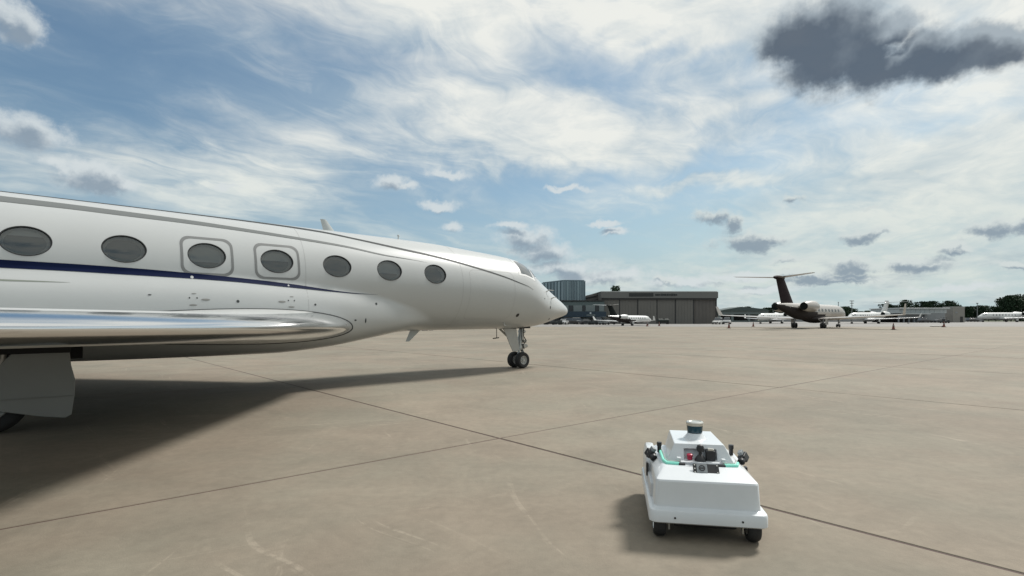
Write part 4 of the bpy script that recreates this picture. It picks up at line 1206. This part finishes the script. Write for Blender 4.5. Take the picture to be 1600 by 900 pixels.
GZ = 165.0
def wallpt(u, dist): return Vector((at(u, dist).x, dist, 0))
tb = empty('glass_block', (at(881, GZ).x, GZ, 0)); tag(tb, 'blue-green glass upper storey with vertical fins, rising behind the jet nose', 'building')
zt2, zb3 = at(0, GZ, 438.5).z, at(0, GZ, 470).z
pc = Vector((0, 0, 0)); pr = wallpt(914, GZ + 1.0) - tb.location; pl = wallpt(846, GZ + 11) - tb.location
def facade(root, p, q2, z0, z1, n, out, cols):
    d = (q2 - p); L = d.length; d.normalize(); nrm = Vector((d.y, -d.x, 0)); 
    if nrm.y > 0: nrm = -nrm
    for k in range(n):
        a = p + d * (L * k / n + .06); b = p + d * (L * (k + 1) / n - .06); mb = MB()
        a2, b2 = a - nrm * .2, b - nrm * .2
        zz0, zz1 = z0 + .1, z1 - .1
        mb.add([(a.x, a.y, zz0), (b.x, b.y, zz0), (b.x, b.y, zz1), (a.x, a.y, zz1), (a2.x, a2.y, zz0), (b2.x, b2.y, zz0), (b2.x, b2.y, zz1), (a2.x, a2.y, zz1)], [(0, 1, 2, 3), (7, 6, 5, 4), (0, 4, 5, 1), (1, 5, 6, 2), (2, 6, 7, 3), (3, 7, 4, 0)])
        mb.build('glass_panel', cols[k % len(cols)], root)
    for k in range(n + 1):
        c = p + d * (L * k / n) + nrm * .12; mb = MB(); mb.cyl((c.x, c.y, z0), (c.x, c.y, z1), .13, n=4); mb.build('fin', m_mull, root)
glc = [m_bglass, mat('blue_green_glass_pale', (0.17, 0.25, 0.28), 0.15, spec=1, coat=.5), m_bglass, mat('blue_green_glass_dark', (0.06, 0.11, 0.135), 0.12, spec=1, coat=.5)]
facade(tb, pc, pr, zb3, zt2, 8, 0, glc); facade(tb, pl, pc, zb3, zt2, 7, 0, glc)
mb = MB(); q4 = [pl + Vector((.5, .5, 0)), pc + Vector((0, .5, 0)), pr + Vector((-.2, .5, 0)), pr + Vector((-.5, 14, 0)), pl + Vector((.5, 6, 0))]
mb.add([(p.x, p.y, zb3) for p in q4] + [(p.x, p.y, zt2 - .1) for p in q4], [(4, 3, 2, 1, 0), (5, 6, 7, 8, 9)] + [(i, (i + 1) % 5, 5 + (i + 1) % 5, 5 + i) for i in range(5)]); mb.build('inner_wall', m_bwall, tb)
mb = MB(); mb.add([(p.x * 1.01, p.y - .3, zt2) for p in q4] + [(p.x * 1.01, p.y - .3, zt2 + .25) for p in q4], [(4, 3, 2, 1, 0), (5, 6, 7, 8, 9)] + [(i, (i + 1) % 5, 5 + (i + 1) % 5, 5 + i) for i in range(5)]); mb.build('parapet', m_mull, tb)

LZ = 158.0
xl, xr_ = at(800, LZ).x, at(944.5, LZ).x
tl = empty('terminal_building', ((xl + xr_) / 2, LZ, 0)); tag(tl, 'low dark terminal with pale wall panels and a navy canopy, under the glass block', 'building')
zt3 = at(0, LZ, 470).z; ox = tl.location.x
bpart('wall', m_bwall, tl, (0, 8.1, zt3 / 2 - .1), (xr_ - xl, 16, zt3 - .2))
bpart('roof', m_track, tl, (0, 8, zt3 + .03), (xr_ - xl + .3, 16.6, .25))
zA, zB = at(0, LZ, 477).z, at(0, LZ, 486.5).z
for u0, u1 in ((835, 850), (854, 867), (871, 888), (896, 909.5), (915, 929.5), (936, 943.5)):
    a, b = at(u0, LZ).x - ox, at(u1, LZ).x - ox; bpart('wall_panel', m_wpan, tl, ((a + b) / 2, -.02, (zA + zB) / 2), (b - a, .3, zA - zB), .02)
for u0, u1 in ((850.5, 853.5), (867.5, 870.5), (889, 895), (910.3, 914.3), (930.3, 935.3)):
    a, b = at(u0, LZ).x - ox, at(u1, LZ).x - ox; bpart('window', m_fwin, tl, ((a + b) / 2, .04, (zA + zB) / 2), (b - a, .2, zA - zB - .1))
zC, zD = at(0, LZ, 487).z, at(0, LZ, 495.3).z
cn = bpart('canopy', m_navyb, tl, (.2, -1.5, (zC + zD) / 2), (xr_ - xl - .3, 2.6, zC - zD), .04)
# sign on the canopy: small pale emblem over a line of grey letters
ex = at(920.5, LZ).x - ox
mb = MB(); mb.cyl((ex, -2.86, zC - .42), (ex, -2.80, zC - .42), .26, n=10); mb.build('emblem', m_signw, cn)
mb = MB()
for k in range(9): mb.box((ex - 1.0 + k * .27, -2.84, zC - .98), (.19, .05, .26 + .06 * (k % 3)))
tag(mb.build('sign_letters', m_wpan, cn), kind='stuff')
for u in range(842, 944, 14):
    mb = MB(); x = at(u, LZ).x - ox; mb.cyl((x, -2.3, 0), (x, -2.3, zD + .02), .12, n=8); mb.build('canopy_post', m_track, tl)
for k, u in enumerate((848, 862, 876, 905, 927, 938)):
    x = at(u, LZ).x - ox; bpart('ground_floor_window', m_fwin, tl, (x, .02, .95), (1.7, .2, 1.7))

# low shed with a green roof, open bays
SZ = 232.0; a, b = at(1122, SZ).x, at(1200, SZ).x
m_groof = mat('green_shed_roof', (0.045, 0.065, 0.060), 0.5); m_gwall = mat('green_grey_wall', (0.14, 0.17, 0.165), 0.6)
sh = empty('open_bay_shed', ((a + b) / 2, SZ, 0)); tag(sh, 'low grey-green shed with a dark gabled roof and open bays, right of the hangar', 'shed')
L_ = b - a; ze, zp = at(0, SZ, 486).z, at(0, SZ, 479.5).z; zo = at(0, SZ, 491).z
bpart('upper_wall', m_gwall, sh, (0, 0, (ze + zo) / 2), (L_, 1.0, ze - zo)); bpart('back_wall', m_track, sh, (0, 11, zo / 2), (L_, .4, zo))
xp_ = at(1160, SZ).x - sh.location.x
mb = MB(); A1 = [Vector(p) for p in ((-L_ / 2 - .5, -1.2, ze), (L_ / 2 + .5, -1.2, ze), (L_ / 2 - 1, -1.2, ze + .7), (xp_ + 3.2, -1.2, zp - .3), (xp_ - 1, -1.2, zp), (-L_ / 2 + 3, -1.2, ze + .7))]
A2 = [p + Vector((0, 13, 0)) for p in A1]; n = len(A1)
mb.add(A1 + A2, [tuple(range(n)), tuple(range(2 * n - 1, n - 1, -1))] + [(i, (i + 1) % n, n + (i + 1) % n, n + i) for i in range(n)]); mb.build('roof', m_groof, sh)
for u in (1124, 1144, 1170, 1199):
    bpart('pier', m_gwall, sh, (at(u, SZ).x - sh.location.x, 0, zo / 2), (.9, .8, zo))
mb = MB(); mb.box((0, 5, .3), (L_, 10, .6)); mb.build('plinth', m_gwall, sh)

# long white building on the right with dark open ground floor
WZ = 205.0; a, b = at(1404, WZ).x, at(1479, WZ).x
m_ww = mat('white_metal_cladding', (0.42, 0.45, 0.45), 0.5, var=.05); m_wwd = mat('grey_metal_cladding', (0.24, 0.25, 0.255), 0.55, var=.05)
lw = empty('long_white_hangar', ((a + b) / 2, WZ, 0)); tag(lw, 'long low white metal hangar in front of the tree line, dark bays below', 'hangar')
L_ = b - a; z1, z2, z3 = at(0, WZ, 482.5).z, at(0, WZ, 489.5).z, at(0, WZ, 496).z
bpart('upper_wall', m_ww, lw, (0, 8, (z1 + z2) / 2), (L_, 16, z1 - z2 - .04)); bpart('roof', mat('roof_white', (.5, .52, .52), .4), lw, (0, 7.6, z1 + .18), (L_ + .8, 17.6, .34), .05)
bpart('awning', mat('roof_white', (.5, .52, .52), .4), lw, (-3.0, -.9, z2 - .22), (L_ - 8.5, 2.2, .34), .04)
bpart('lower_wall', m_wwd, lw, (-2.0, .5, (z2 - .4 + z3) / 2), (L_ - 4.5, .5, z2 - .4 - z3))
bpart('end_wall', m_wwd, lw, (L_ / 2 - 4.4, 3, z2 / 2), (7.6, 6.2, z2 - .05))
for k in range(7): bpart('pier', m_wwd, lw, (-L_ / 2 + .6 + k * 1.9, .8, z3 / 2), (.3, .5, z3))
bpart('back_wall', m_track, lw, (0, 15, z2 / 2), (L_ - .2, .4, z2))
for k in range(10): bpart('cladding_rib', m_ww, lw, (-L_ / 2 + 1 + k * 1.75, -.03, (z1 + z2) / 2), (.12, .10, z1 - z2 - .3))

# beige block
BZ = 212.0; a, b = at(1489, BZ).x, at(1507.5, BZ).x; m_bb = mat('beige_render', (0.235, 0.222, 0.200), 0.7, var=.05)
bb_ = empty('beige_block', ((a + b) / 2, BZ, 0)); tag(bb_, 'plain beige flat-roofed block standing before the dark trees at the right', 'building')
h_ = at(0, BZ, 480).z; bpart('wall', m_bb, bb_, (0, 2.5, h_ / 2), (b - a, 5, h_), .06)
bpart('parapet', mat('parapet_pale', (.42, .41, .39), .5), bb_, (0, 2.5, h_ + .1), (b - a + .2, 5.2, .22)); bpart('door', m_track, bb_, (1.0, -.04, 1.1), (1.0, .12, 2.2)); bpart('vent', m_wwd, bb_, (-1.0, -.04, 3.8), (.9, .12, .6))
# perimeter wall
a, b = at(1509, 214).x, at(1660, 214).x; pw_ = empty('perimeter_wall', ((a + b) / 2, 250, 0)); tag(pw_, 'low grey boundary wall beneath the trees right of the beige block', 'wall')
for k in range(12): bpart('wall_panel', m_wwd, pw_, (-(b - a) / 2 + (k + .5) * (b - a) / 12, 0, .9), ((b - a) / 12 - .15, .25, 1.8))
a, b = at(1200, 250).x, at(1404, 250).x; pw_ = empty('perimeter_wall', ((a + b) / 2, 250, 0)); tag(pw_, 'low grey boundary wall behind the row of white jets', 'wall')
for k in range(14): bpart('wall_panel', m_wwd, pw_, (-(b - a) / 2 + (k + .5) * (b - a) / 14, 0, .75), ((b - a) / 14 - .15, .25, 1.5))

# --- poles and masts
m_pole = mat('galvanised_pole', (.16, .17, .17), .5)
def mast(u, dist, vt, label, arms, name='light_mast', cat='light mast'):
    p = at(u, dist); z = at(0, dist, vt).z; r_ = empty(name, p); tag(r_, label, cat)
    mb = MB(); mb.cyl((0, 0, 0), (0, 0, z), .22, .12, 8); mb.build('pole', m_pole, r_)
    for (x, zz, w_, h_) in arms: bpart('lamp_head', m_pole, r_, (x, 0, z + zz), (w_, .35, h_), .04)
mast(1331, 240, 469.5, 'tall floodlight mast with crossbars, behind the T-tailed white jet', [(0, -.2, 1.8, .3), (0, -1.2, 1.5, .25), (0, -2.3, 1.1, .2)])
mast(1310, 245, 472, 'thin pole above the nose of the maroon-tailed jet', [(0, -.1, .4, .3)])
mast(1208, 236, 477, 'short mast with a dark drum on top, left of the maroon tail fin', [(0, -.3, 1.3, 1.1), (0, .4, .7, .4)])
mast(1527, 260, 473.5, 'white-capped pole over the trees right of the beige block', [(0, -.1, .8, .4)])
mast(1383, 236, 471, 'pole with a dark dish beside the fin of the T-tailed jet', [(.7, .0, 1.4, .6)])

# --- vehicles
m_tyre = mat('car_tyre', (.015, .015, .015), .8)
m_cglass = mat('car_glass', (.015, .018, .02), .08, spec=1.0, coat=.8)
m_lamp = mat('car_lamp', (.6, .6, .58), .2, coat=1)
def car(kind, col, rough=.3):
    r_ = empty('parked_car'); L = 4.7; m_ = mat('car_paint_' + col[0], col[1], rough, coat=.8)
    hood = 1.0 if kind != 'pickup' else 1.1; roof = {'suv': 1.75, 'sedan': 1.42, 'pickup': 1.85}[kind]; L = {'suv': 4.8, 'sedan': 4.6, 'pickup': 5.6}[kind]
    x0, x1 = -L / 2, L / 2
    rows = [(x0, .45, .72, .80), (x0 + .12, .32, .95, .88), (x0 + .9, .28, hood + .02, .90), (x0 + L * .5, .28, hood + .02, .92), (x1 - 1.3, .28, hood, .90), (x1 - .2, .32, hood - .22, .86), (x1, .45, .62, .76)]
    mb = MB(); rings = []
    for x, z0, z1, hw in rows: rings.append([(x, -hw * .93, z0), (x, -hw, z0 + .15), (x, -hw, z1 - .15), (x, -hw * .9, z1), (x, hw * .9, z1), (x, hw, z1 - .15), (x, hw, z0 + .15), (x, hw * .93, z0)])
    mb.loft(rings, smooth=False); mb.build('body', m_, r_, bevel=.03, seg=1)
    c0, c1 = {'suv': (x0 + .15, x1 - 1.5), 'sedan': (x0 + .75, x1 - 1.45), 'pickup': (x0 + 2.0, x1 - 1.4)}[kind]
    mb = MB(); mb.loft([[(c0, -.84, hood - .02), (c1, -.84, hood - .02), (c1, .84, hood - .02), (c0, .84, hood - .02)], [(c0 + .35, -.68, roof - .06), (c1 - .8, -.68, roof - .06), (c1 - .8, .68, roof - .06), (c0 + .35, .68, roof - .06)]], smooth=False); mb.build('cabin_glass', m_cglass, r_)
    mb = MB(); mb.box(((c0 + c1) / 2 - .22, 0, roof - .03), (c1 - c0 - 1.2, 1.36, .09)); mb.build('roof', m_, r_, bevel=.03)
    for x in (x0 + .95, x1 - .95):
        for y in (-.84, .84):
            mb = MB(); mb.lathe([(-.11, .2), (-.11, .31), (-.07, .35), (.07, .35), (.11, .31), (.11, .2), (-.11, .2)], (x, y, .35), (0, 1, 0), 14); mb.build('wheel', m_tyre, r_)
    for y in (-.62, .62): bpart('headlight', m_lamp, r_, (x1 - .06, y, .68), (.1, .34, .14))
    return r_
protos = {}
DK = ('black', (.012, .013, .015)); SV = ('silver', (.42, .43, .43)); WH = ('white', (.62, .62, .60)); GY = ('graphite', (.05, .055, .06))
cars = [  # kind, colour, u, distance, heading, label
 ('suv', WH, 1121.5, 147, 215, 'white sport utility vehicle by the right corner of the hangar'),
 ('pickup', SV, 1136, 150, 205, 'silver pickup truck behind the winglet of the maroon-tailed jet'),
 ('sedan', DK, 846, 141, 80, 'black low car below the big jet nose, nearest to the nose wheel'),
 ('suv', DK, 860, 143, 95, 'black sport utility vehicle below the tip of the big jet nose'),
 ('sedan', SV, 880.5, 140, 200, 'silver car glinting just under the tip of the big jet nose'),
 ('suv', DK, 893, 146, 100, 'black boxy car under the canopy, between the silver and the white car'),
 ('suv', WH, 905.5, 150, 90, 'white car with a bright roof under the navy canopy'),
 ('sedan', GY, 918, 141, 85, 'graphite saloon car under the white canopy emblem'),
 ('pickup', GY, 934, 144, 92, 'graphite pickup near the right end of the navy canopy'),
 ('sedan', DK, 951, 143, 96, 'black car partly behind the wing of the small jet with black tail'),
 ('suv', DK, 1520, 238, 90, 'dark car by the boundary wall, right of the beige block'),
 ('sedan', GY, 1470, 196, 90, 'grey car at the right end of the long white hangar'),
 ('suv', DK, 1446, 197, 90, 'dark car in front of the open bays of the long white hangar'),
]
for kind, col, u, dist, hd, lab in cars:
    key = (kind, col[0])
    if key not in protos: o = protos[key] = car(kind, col)
    else: o = copy_tree(protos[key])
    p = at(u, dist); o.location = (p.x, p.y, .01); o.rotation_euler = (0, 0, R(90 - hd)); tag(o, lab, 'car', 'cars and trucks parked in front of the far buildings')
# dark tank trailer by the hangar doors
tr = empty('fuel_trailer', at(1037, 148)); tag(tr, 'dark low tank trailer in front of the hangar doors, right of the small jet', 'trailer')
m_dg = mat('trailer_dark_green', (.018, .026, .022), .5)
mb = MB(); mb.lathe([(0, .01), (.08, .35), (.3, .52), (2.9, .52), (3.1, .35), (3.18, .01)], (-1.7, 0, .95), (1, 0, 0), 18); mb.build('tank', m_dg, tr)
bpart('chassis', m_track, tr, (0, 0, .42), (3.4, .9, .18)); bpart('hatch', m_dg, tr, (.1, 0, 1.5), (.5, .4, .15), .03)
for x in (-1.1, 1.0):
    for y in (-.5, .5): mb = MB(); mb.lathe([(-.1, .05), (-.1, .26), (.1, .26), (.1, .05)], (x, y, .28), (0, 1, 0), 12); mb.build('wheel', m_tyre, tr)
mb = MB(); mb.cyl((-1.7, 0, .45), (-2.9, 0, .35), .05, n=6); mb.build('tow_bar', m_track, tr)
# ground power carts and tugs by the terminal
def tug(u, dist, hd, label, m_):
    r_ = empty('baggage_tug', at(u, dist), R(90 - hd)); tag(r_, label, 'tug', 'ground equipment by the terminal')
    bpart('body', m_, r_, (0, 0, .62), (2.6, 1.3, .55), .06); bpart('hood', m_, r_, (.85, 0, 1.0), (.85, 1.1, .3), .05); bpart('seat', m_black, r_, (-.35, 0, 1.1), (.4, .9, .5), .05)
    mb = MB(); mb.tube([(.3, -.55, .9), (.2, -.55, 1.85), (-.8, -.55, 1.85), (-.8, -.55, .9)], .035, 6); mb.build('roll_bar', m_track, r_); bpart('canopy', m_, r_, (-.3, 0, 1.9), (1.2, 1.25, .07), .02)
    for x in (-.85, .85):
        for y in (-.6, .6): mb = MB(); mb.lathe([(-.1, .05), (-.1, .3), (.1, .3), (.1, .05)], (x, y, .3), (0, 1, 0), 12); mb.build('wheel', m_tyre, r_)
tug(944, 136, 60, 'grey baggage tug beside the left wing of the small jet', mat('tug_grey', (.14, .15, .15), .5))
tug(927, 138, 110, 'dark baggage tug under the canopy, left of the grey tug', mat('tug_dark', (.03, .035, .035), .5))
tug(870, 138, 85, 'dark tug in the shade below the underside of the jet nose', mat('tug_dark', (.03, .035, .035), .5))
tug(1476, 180, 90, 'dark tug before the end wall of the long white hangar', mat('tug_dark', (.03, .035, .035), .5))

# --- traffic cones
m_cone = mat('cone_dull_orange', (.16, .045, .030), .6); m_band = mat('cone_band', (.16, .15, .14), .5)
cone0 = empty('traffic_cone')
mb = MB(); mb.lathe([(.03, .16), (.75, .03), (.75, .001)], (0, 0, 0), (0, 0, 1), 14); mb.build('cone', m_cone, cone0)
bpart('base', m_black, cone0, (0, 0, .02), (.42, .42, .04), .01)
mb = MB(); mb.lathe([(.40, .105), (.40, .108), (.55, .078), (.55, .074)], (0, 0, 0), (0, 0, 1), 14); mb.build('band', m_band, cone0)
for i, (u, v, s_, lab) in enumerate(((1139, 513, 1.3, 'dark orange cone under the left winglet of the maroon-tailed jet'), (1177, 510.5, 1.2, 'cone under the left wing of the maroon-tailed jet'), (1030, 509.5, 1.2, 'cone by the dark tank trailer in front of the hangar'),
        (1396, 515.2, 1.25, 'tall cone right of the maroon-tailed jet wing, alone on the apron'), (1475, 511.2, 1.35, 'cone standing farthest right on the open apron'), (1011, 510, 1.0, 'cone at the nose of the small jet with black tail'))):
    o = cone0 if i == 0 else copy_tree(cone0)
    dist = EYE * F / (v - HOR); p = at(u, dist); o.location = (p.x, p.y, .008); o.scale = (s_,) * 3; tag(o, lab, 'cone', 'cones out on the apron')
# chocks and a tow bar lying about
def chock(u, v, label):
    dist = EYE * F / (v - HOR); r_ = empty('wheel_chock', at(u, dist) + Vector((0, 0, .008)), .4); tag(r_, label, 'wheel chock', 'chocks left on the apron')
    mb = MB()
    mb.loft([[(-.35, -.14, 0), (.35, -.14, 0), (.35, .14, 0), (-.35, .14, 0)], [(-.35, -.03, .2), (.35, -.03, .2), (.35, .03, .2), (-.35, .03, .2)]], smooth=False); mb.build('wedge', m_black, r_, bevel=.01)
    mb = MB(); mb.tube([(.35, 0, .1), (.55, .05, .02), (.8, -.05, .02), (1.1, .02, .02)], .02, 6); mb.build('rope', m_black, r_)
chock(652, 517, 'black wheel chock seen under the belly, left of the belly antenna')
chock(664, 516.7, 'black wheel chock seen under the belly, nearest the belly antenna')
chock(1419, 505.5, 'dark chock on the taxi lane right of the lone tall cone')
tb_ = empty('tow_bar', at(1468, EYE * F / 14.0) + Vector((0, 0, .01)), R(8)); tag(tb_, 'dark tow bar lying flat beside the cone at the far right', 'tow bar')
mb = MB(); mb.cyl((-1.6, 0, .12), (1.2, 0, .12), .07, n=8); mb.build('bar', m_black, tb_); mb = MB(); mb.lathe([(-.06, .02), (-.06, .12), (.06, .12), (.06, .02)], (.6, 0, .12), (0, 1, 0), 10); mb.build('wheel', m_tyre, tb_); mb = MB(); mb.box((-1.7, 0, .12), (.25, .4, .08)); mb.build('towing_head', m_black, tb_, bevel=.01)

# --- trees: trunk, limbs and a crown of many small leaf sprays
def leaf_mat(name, c):
    m = bpy.data.materials.new(name); m.use_nodes = True; T = NT(m.node_tree); b = m.node_tree.nodes['Principled BSDF']
    g = T.n('ShaderNodeNewGeometry'); oi = T.n('ShaderNodeObjectInfo')
    k = T.m('MULTIPLY', T.mr(T.noise(g.outputs['Position'], .9, 4, .6), .3, .7, .6, 1.45, False), T.m('MULTIPLY_ADD', oi.outputs['Random'], .4, .8))
    T.put(b.inputs['Base Color'], T.v('SCALE', c, None, k)); b.inputs['Roughness'].default_value = .7; b.inputs['Specular IOR Level'].default_value = .2
    return m
m_leaf = leaf_mat('dark_foliage', (0.022, 0.042, 0.022)); m_bark = mat('bark', (.05, .04, .03), .9)
def crown_mesh(seed, w, h, n):
    rn = random.Random(seed); vs, fs = [], []
    clumps = []
    for _ in range(24):
        t = rn.random() * 2 * math.pi; q = rn.random() ** .5 * .62; zz = rn.uniform(.30, .92)
        env = math.sin(math.pi * min(1, (zz - .12) / .95)) ** .6
        clumps.append((q * math.cos(t) * w / 2 * env * 1.3, q * math.sin(t) * w / 2 * env * 1.3, zz * h, rn.uniform(.16, .30) * w))
    for _ in range(n):
        c = rn.choice(clumps); d = Vector((rn.gauss(0, 1), rn.gauss(0, 1), rn.gauss(0, 1))).normalized() * c[3] * (rn.random() ** .35)
        d.z *= .75; p = Vector(c[:3]) + d
        if p.z > h: p.z = h - rn.random() * .06 * h
        s = rn.uniform(.018, .042) * h; a = Vector((rn.gauss(0, 1), rn.gauss(0, 1), rn.gauss(0, .6))).normalized(); b = a.orthogonal().normalized(); b = (b + a.cross(b) * rn.uniform(-1, 1)).normalized()
        o = len(vs); vs += [p - a * s - b * s * .6, p + a * s - b * s * .5, p + a * s * .8 + b * s * .7, p - a * s * .7 + b * s * .6]; fs.append((o, o + 1, o + 2, o + 3))
    me = bpy.data.meshes.new('crown'); me.from_pydata([tuple(v) for v in vs], [], fs); me.materials.append(m_leaf)
    return me, clumps
def trunk_mesh(clumps, h, r=.28):
    mb = MB(); mb.cyl((0, 0, -.1), (0, 0, h * .45), r, r * .55, 7)
    for c in clumps[:5]: mb.cyl((0, 0, h * .35), (c[0] * .8, c[1] * .8, c[2] * .95), r * .4, r * .12, 5)
    o = mb.build('trunk', m_bark, None); me = o.data; bpy.data.objects.remove(o); return me
TR = []
for i in range(5):
    cm, cl = crown_mesh(20 + i, 8.5 + (i % 3) * 1.2, 10.0, 2600)
    TR.append((cm, trunk_mesh(cl, 10.0)))
def tree(u, dist, vt, wpx, label, k, group='trees along the edge of the airfield', flat=1.0):
    p = at(u, dist); h = at(0, dist, vt).z; w = wpx / F * dist
    r_ = empty('tree', p, random.uniform(0, 6.28)); tag(r_, label, 'tree', group)
    s = h / 9.6; r_.scale = (w / 9.2, w / 9.2, s)
    o = bpy.data.objects.new('crown', TR[k % 5][0]); link(o, r_); o = bpy.data.objects.new('trunk', TR[k % 5][1]); link(o, r_)
tree(963, 205, 449, 19, 'lone dark tree whose top shows over the hangar roof', 0)
L_TREES = [(1106, 482, 18, 'rounded tree right of the hangar lean-to'), (1121, 484, 16, 'low tree behind the white sport utility vehicle'), (1136, 485, 16, 'low bushy tree behind the silver pickup'), (1154, 480.5, 16, 'tree peeping over the left of the shed roof'), (1166, 480, 15, 'tree over the ridge of the shed roof'),
 (1190, 483, 14, 'small tree right of the shed'), (1201, 481.5, 16, 'dark tree left of the short mast'), (1217, 482.5, 16, 'dark tree right of the short mast'), (1233, 484, 16, 'tree hidden behind the maroon tail fin'), (1250, 485, 16, 'tree behind the engine of the maroon-tailed jet'), (1266, 485, 15, 'tree behind the cabin of the maroon-tailed jet'),
 (1322, 480, 15, 'square dark tree in front of the nose of the maroon-tailed jet'), (1331, 483, 12, 'dark tree at the foot of the floodlight mast'), (1345, 487, 14, 'low tree behind the T-tailed jet nose'), (1360, 486, 15, 'low tree behind the T-tailed jet cabin'), (1374, 484, 14, 'tree behind the fin of the T-tailed jet'),
 (1386, 476, 17, 'dark tree just right of the T-tailed jet fin'), (1396, 478, 13, 'second dark tree right of the T-tailed jet fin'), (1405, 477.5, 12, 'narrow dark tree at the left end of the long white hangar'), (1419, 470, 17, 'tall rounded tree over the left of the long white hangar'), (1430, 477, 12, 'low gap tree between two rounded crowns'),
 (1443, 472.5, 16, 'rounded tree over the middle of the long white hangar, left one'), (1457, 472, 17, 'rounded tree over the middle of the long white hangar, right one'), (1470, 475, 14, 'low tree over the right end of the long white hangar'), (1483, 471.5, 18, 'rounded tree between the long white hangar and the beige block'), (1494, 477, 14, 'tree behind the beige block'),
 (1509, 480, 15, 'low dark tree just right of the beige block'), (1520, 479.5, 15, 'second low tree right of the beige block'), (1532, 478, 16, 'third low tree right of the beige block, below the white-capped pole'), (1545, 478.5, 16, 'low tree left of the rise of tall trees'), (1556, 480, 14, 'low tree at the foot of the tall trees'),
 (1568, 468, 17, 'tall dark tree starting the rise at the right'), (1580, 463.5, 22, 'tall dark tree above the tail of the rightmost jet'), (1594, 461.5, 24, 'tallest dark tree at the right edge of the view')]
for i, (u, vt, wpx, lab) in enumerate(L_TREES):
    dist = 265 + (i * 37 % 25); tree(u, dist, vt, wpx * 1.25, lab, i)
# a far wood closes the horizon behind everything
def wood(name, label, x0, x1, dist, hmin, hmax, n, seed):
    rn = random.Random(seed); vs, fs = [], []
    for _ in range(n):
        x = rn.uniform(x0, x1); hh = hmin + (hmax - hmin) * (.5 + .5 * mnoise.noise(Vector((x * .03, seed, 0)))) + rn.gauss(0, .3)
        p = Vector((x, dist + rn.uniform(-12, 12), rn.random() ** .7 * hh)); s = rn.uniform(.5, 1.3)
        a = Vector((rn.gauss(0, 1), rn.gauss(0, 1), rn.gauss(0, .7))).normalized(); b = a.orthogonal().normalized(); o = len(vs)
        vs += [p - a * s - b * s * .6, p + a * s - b * s * .5, p + a * s * .8 + b * s * .7, p - a * s * .7 + b * s * .6]; fs.append((o, o + 1, o + 2, o + 3))
    me = bpy.data.meshes.new(name); me.from_pydata([tuple(v) for v in vs], [], fs); me.materials.append(m_leaf)
    o = bpy.data.objects.new(name, me); link(o); tag(o, label, 'wood', kind='stuff')
wood('far_wood', 'dark unbroken band of distant woodland on the horizon', -500, 520, 350, 3.6, 5.2, 30000, 4)

wood('edge_wood', 'tall dark wood running on past the right edge of the view', 254, 420, 272, 9.0, 13.5, 9000, 9)
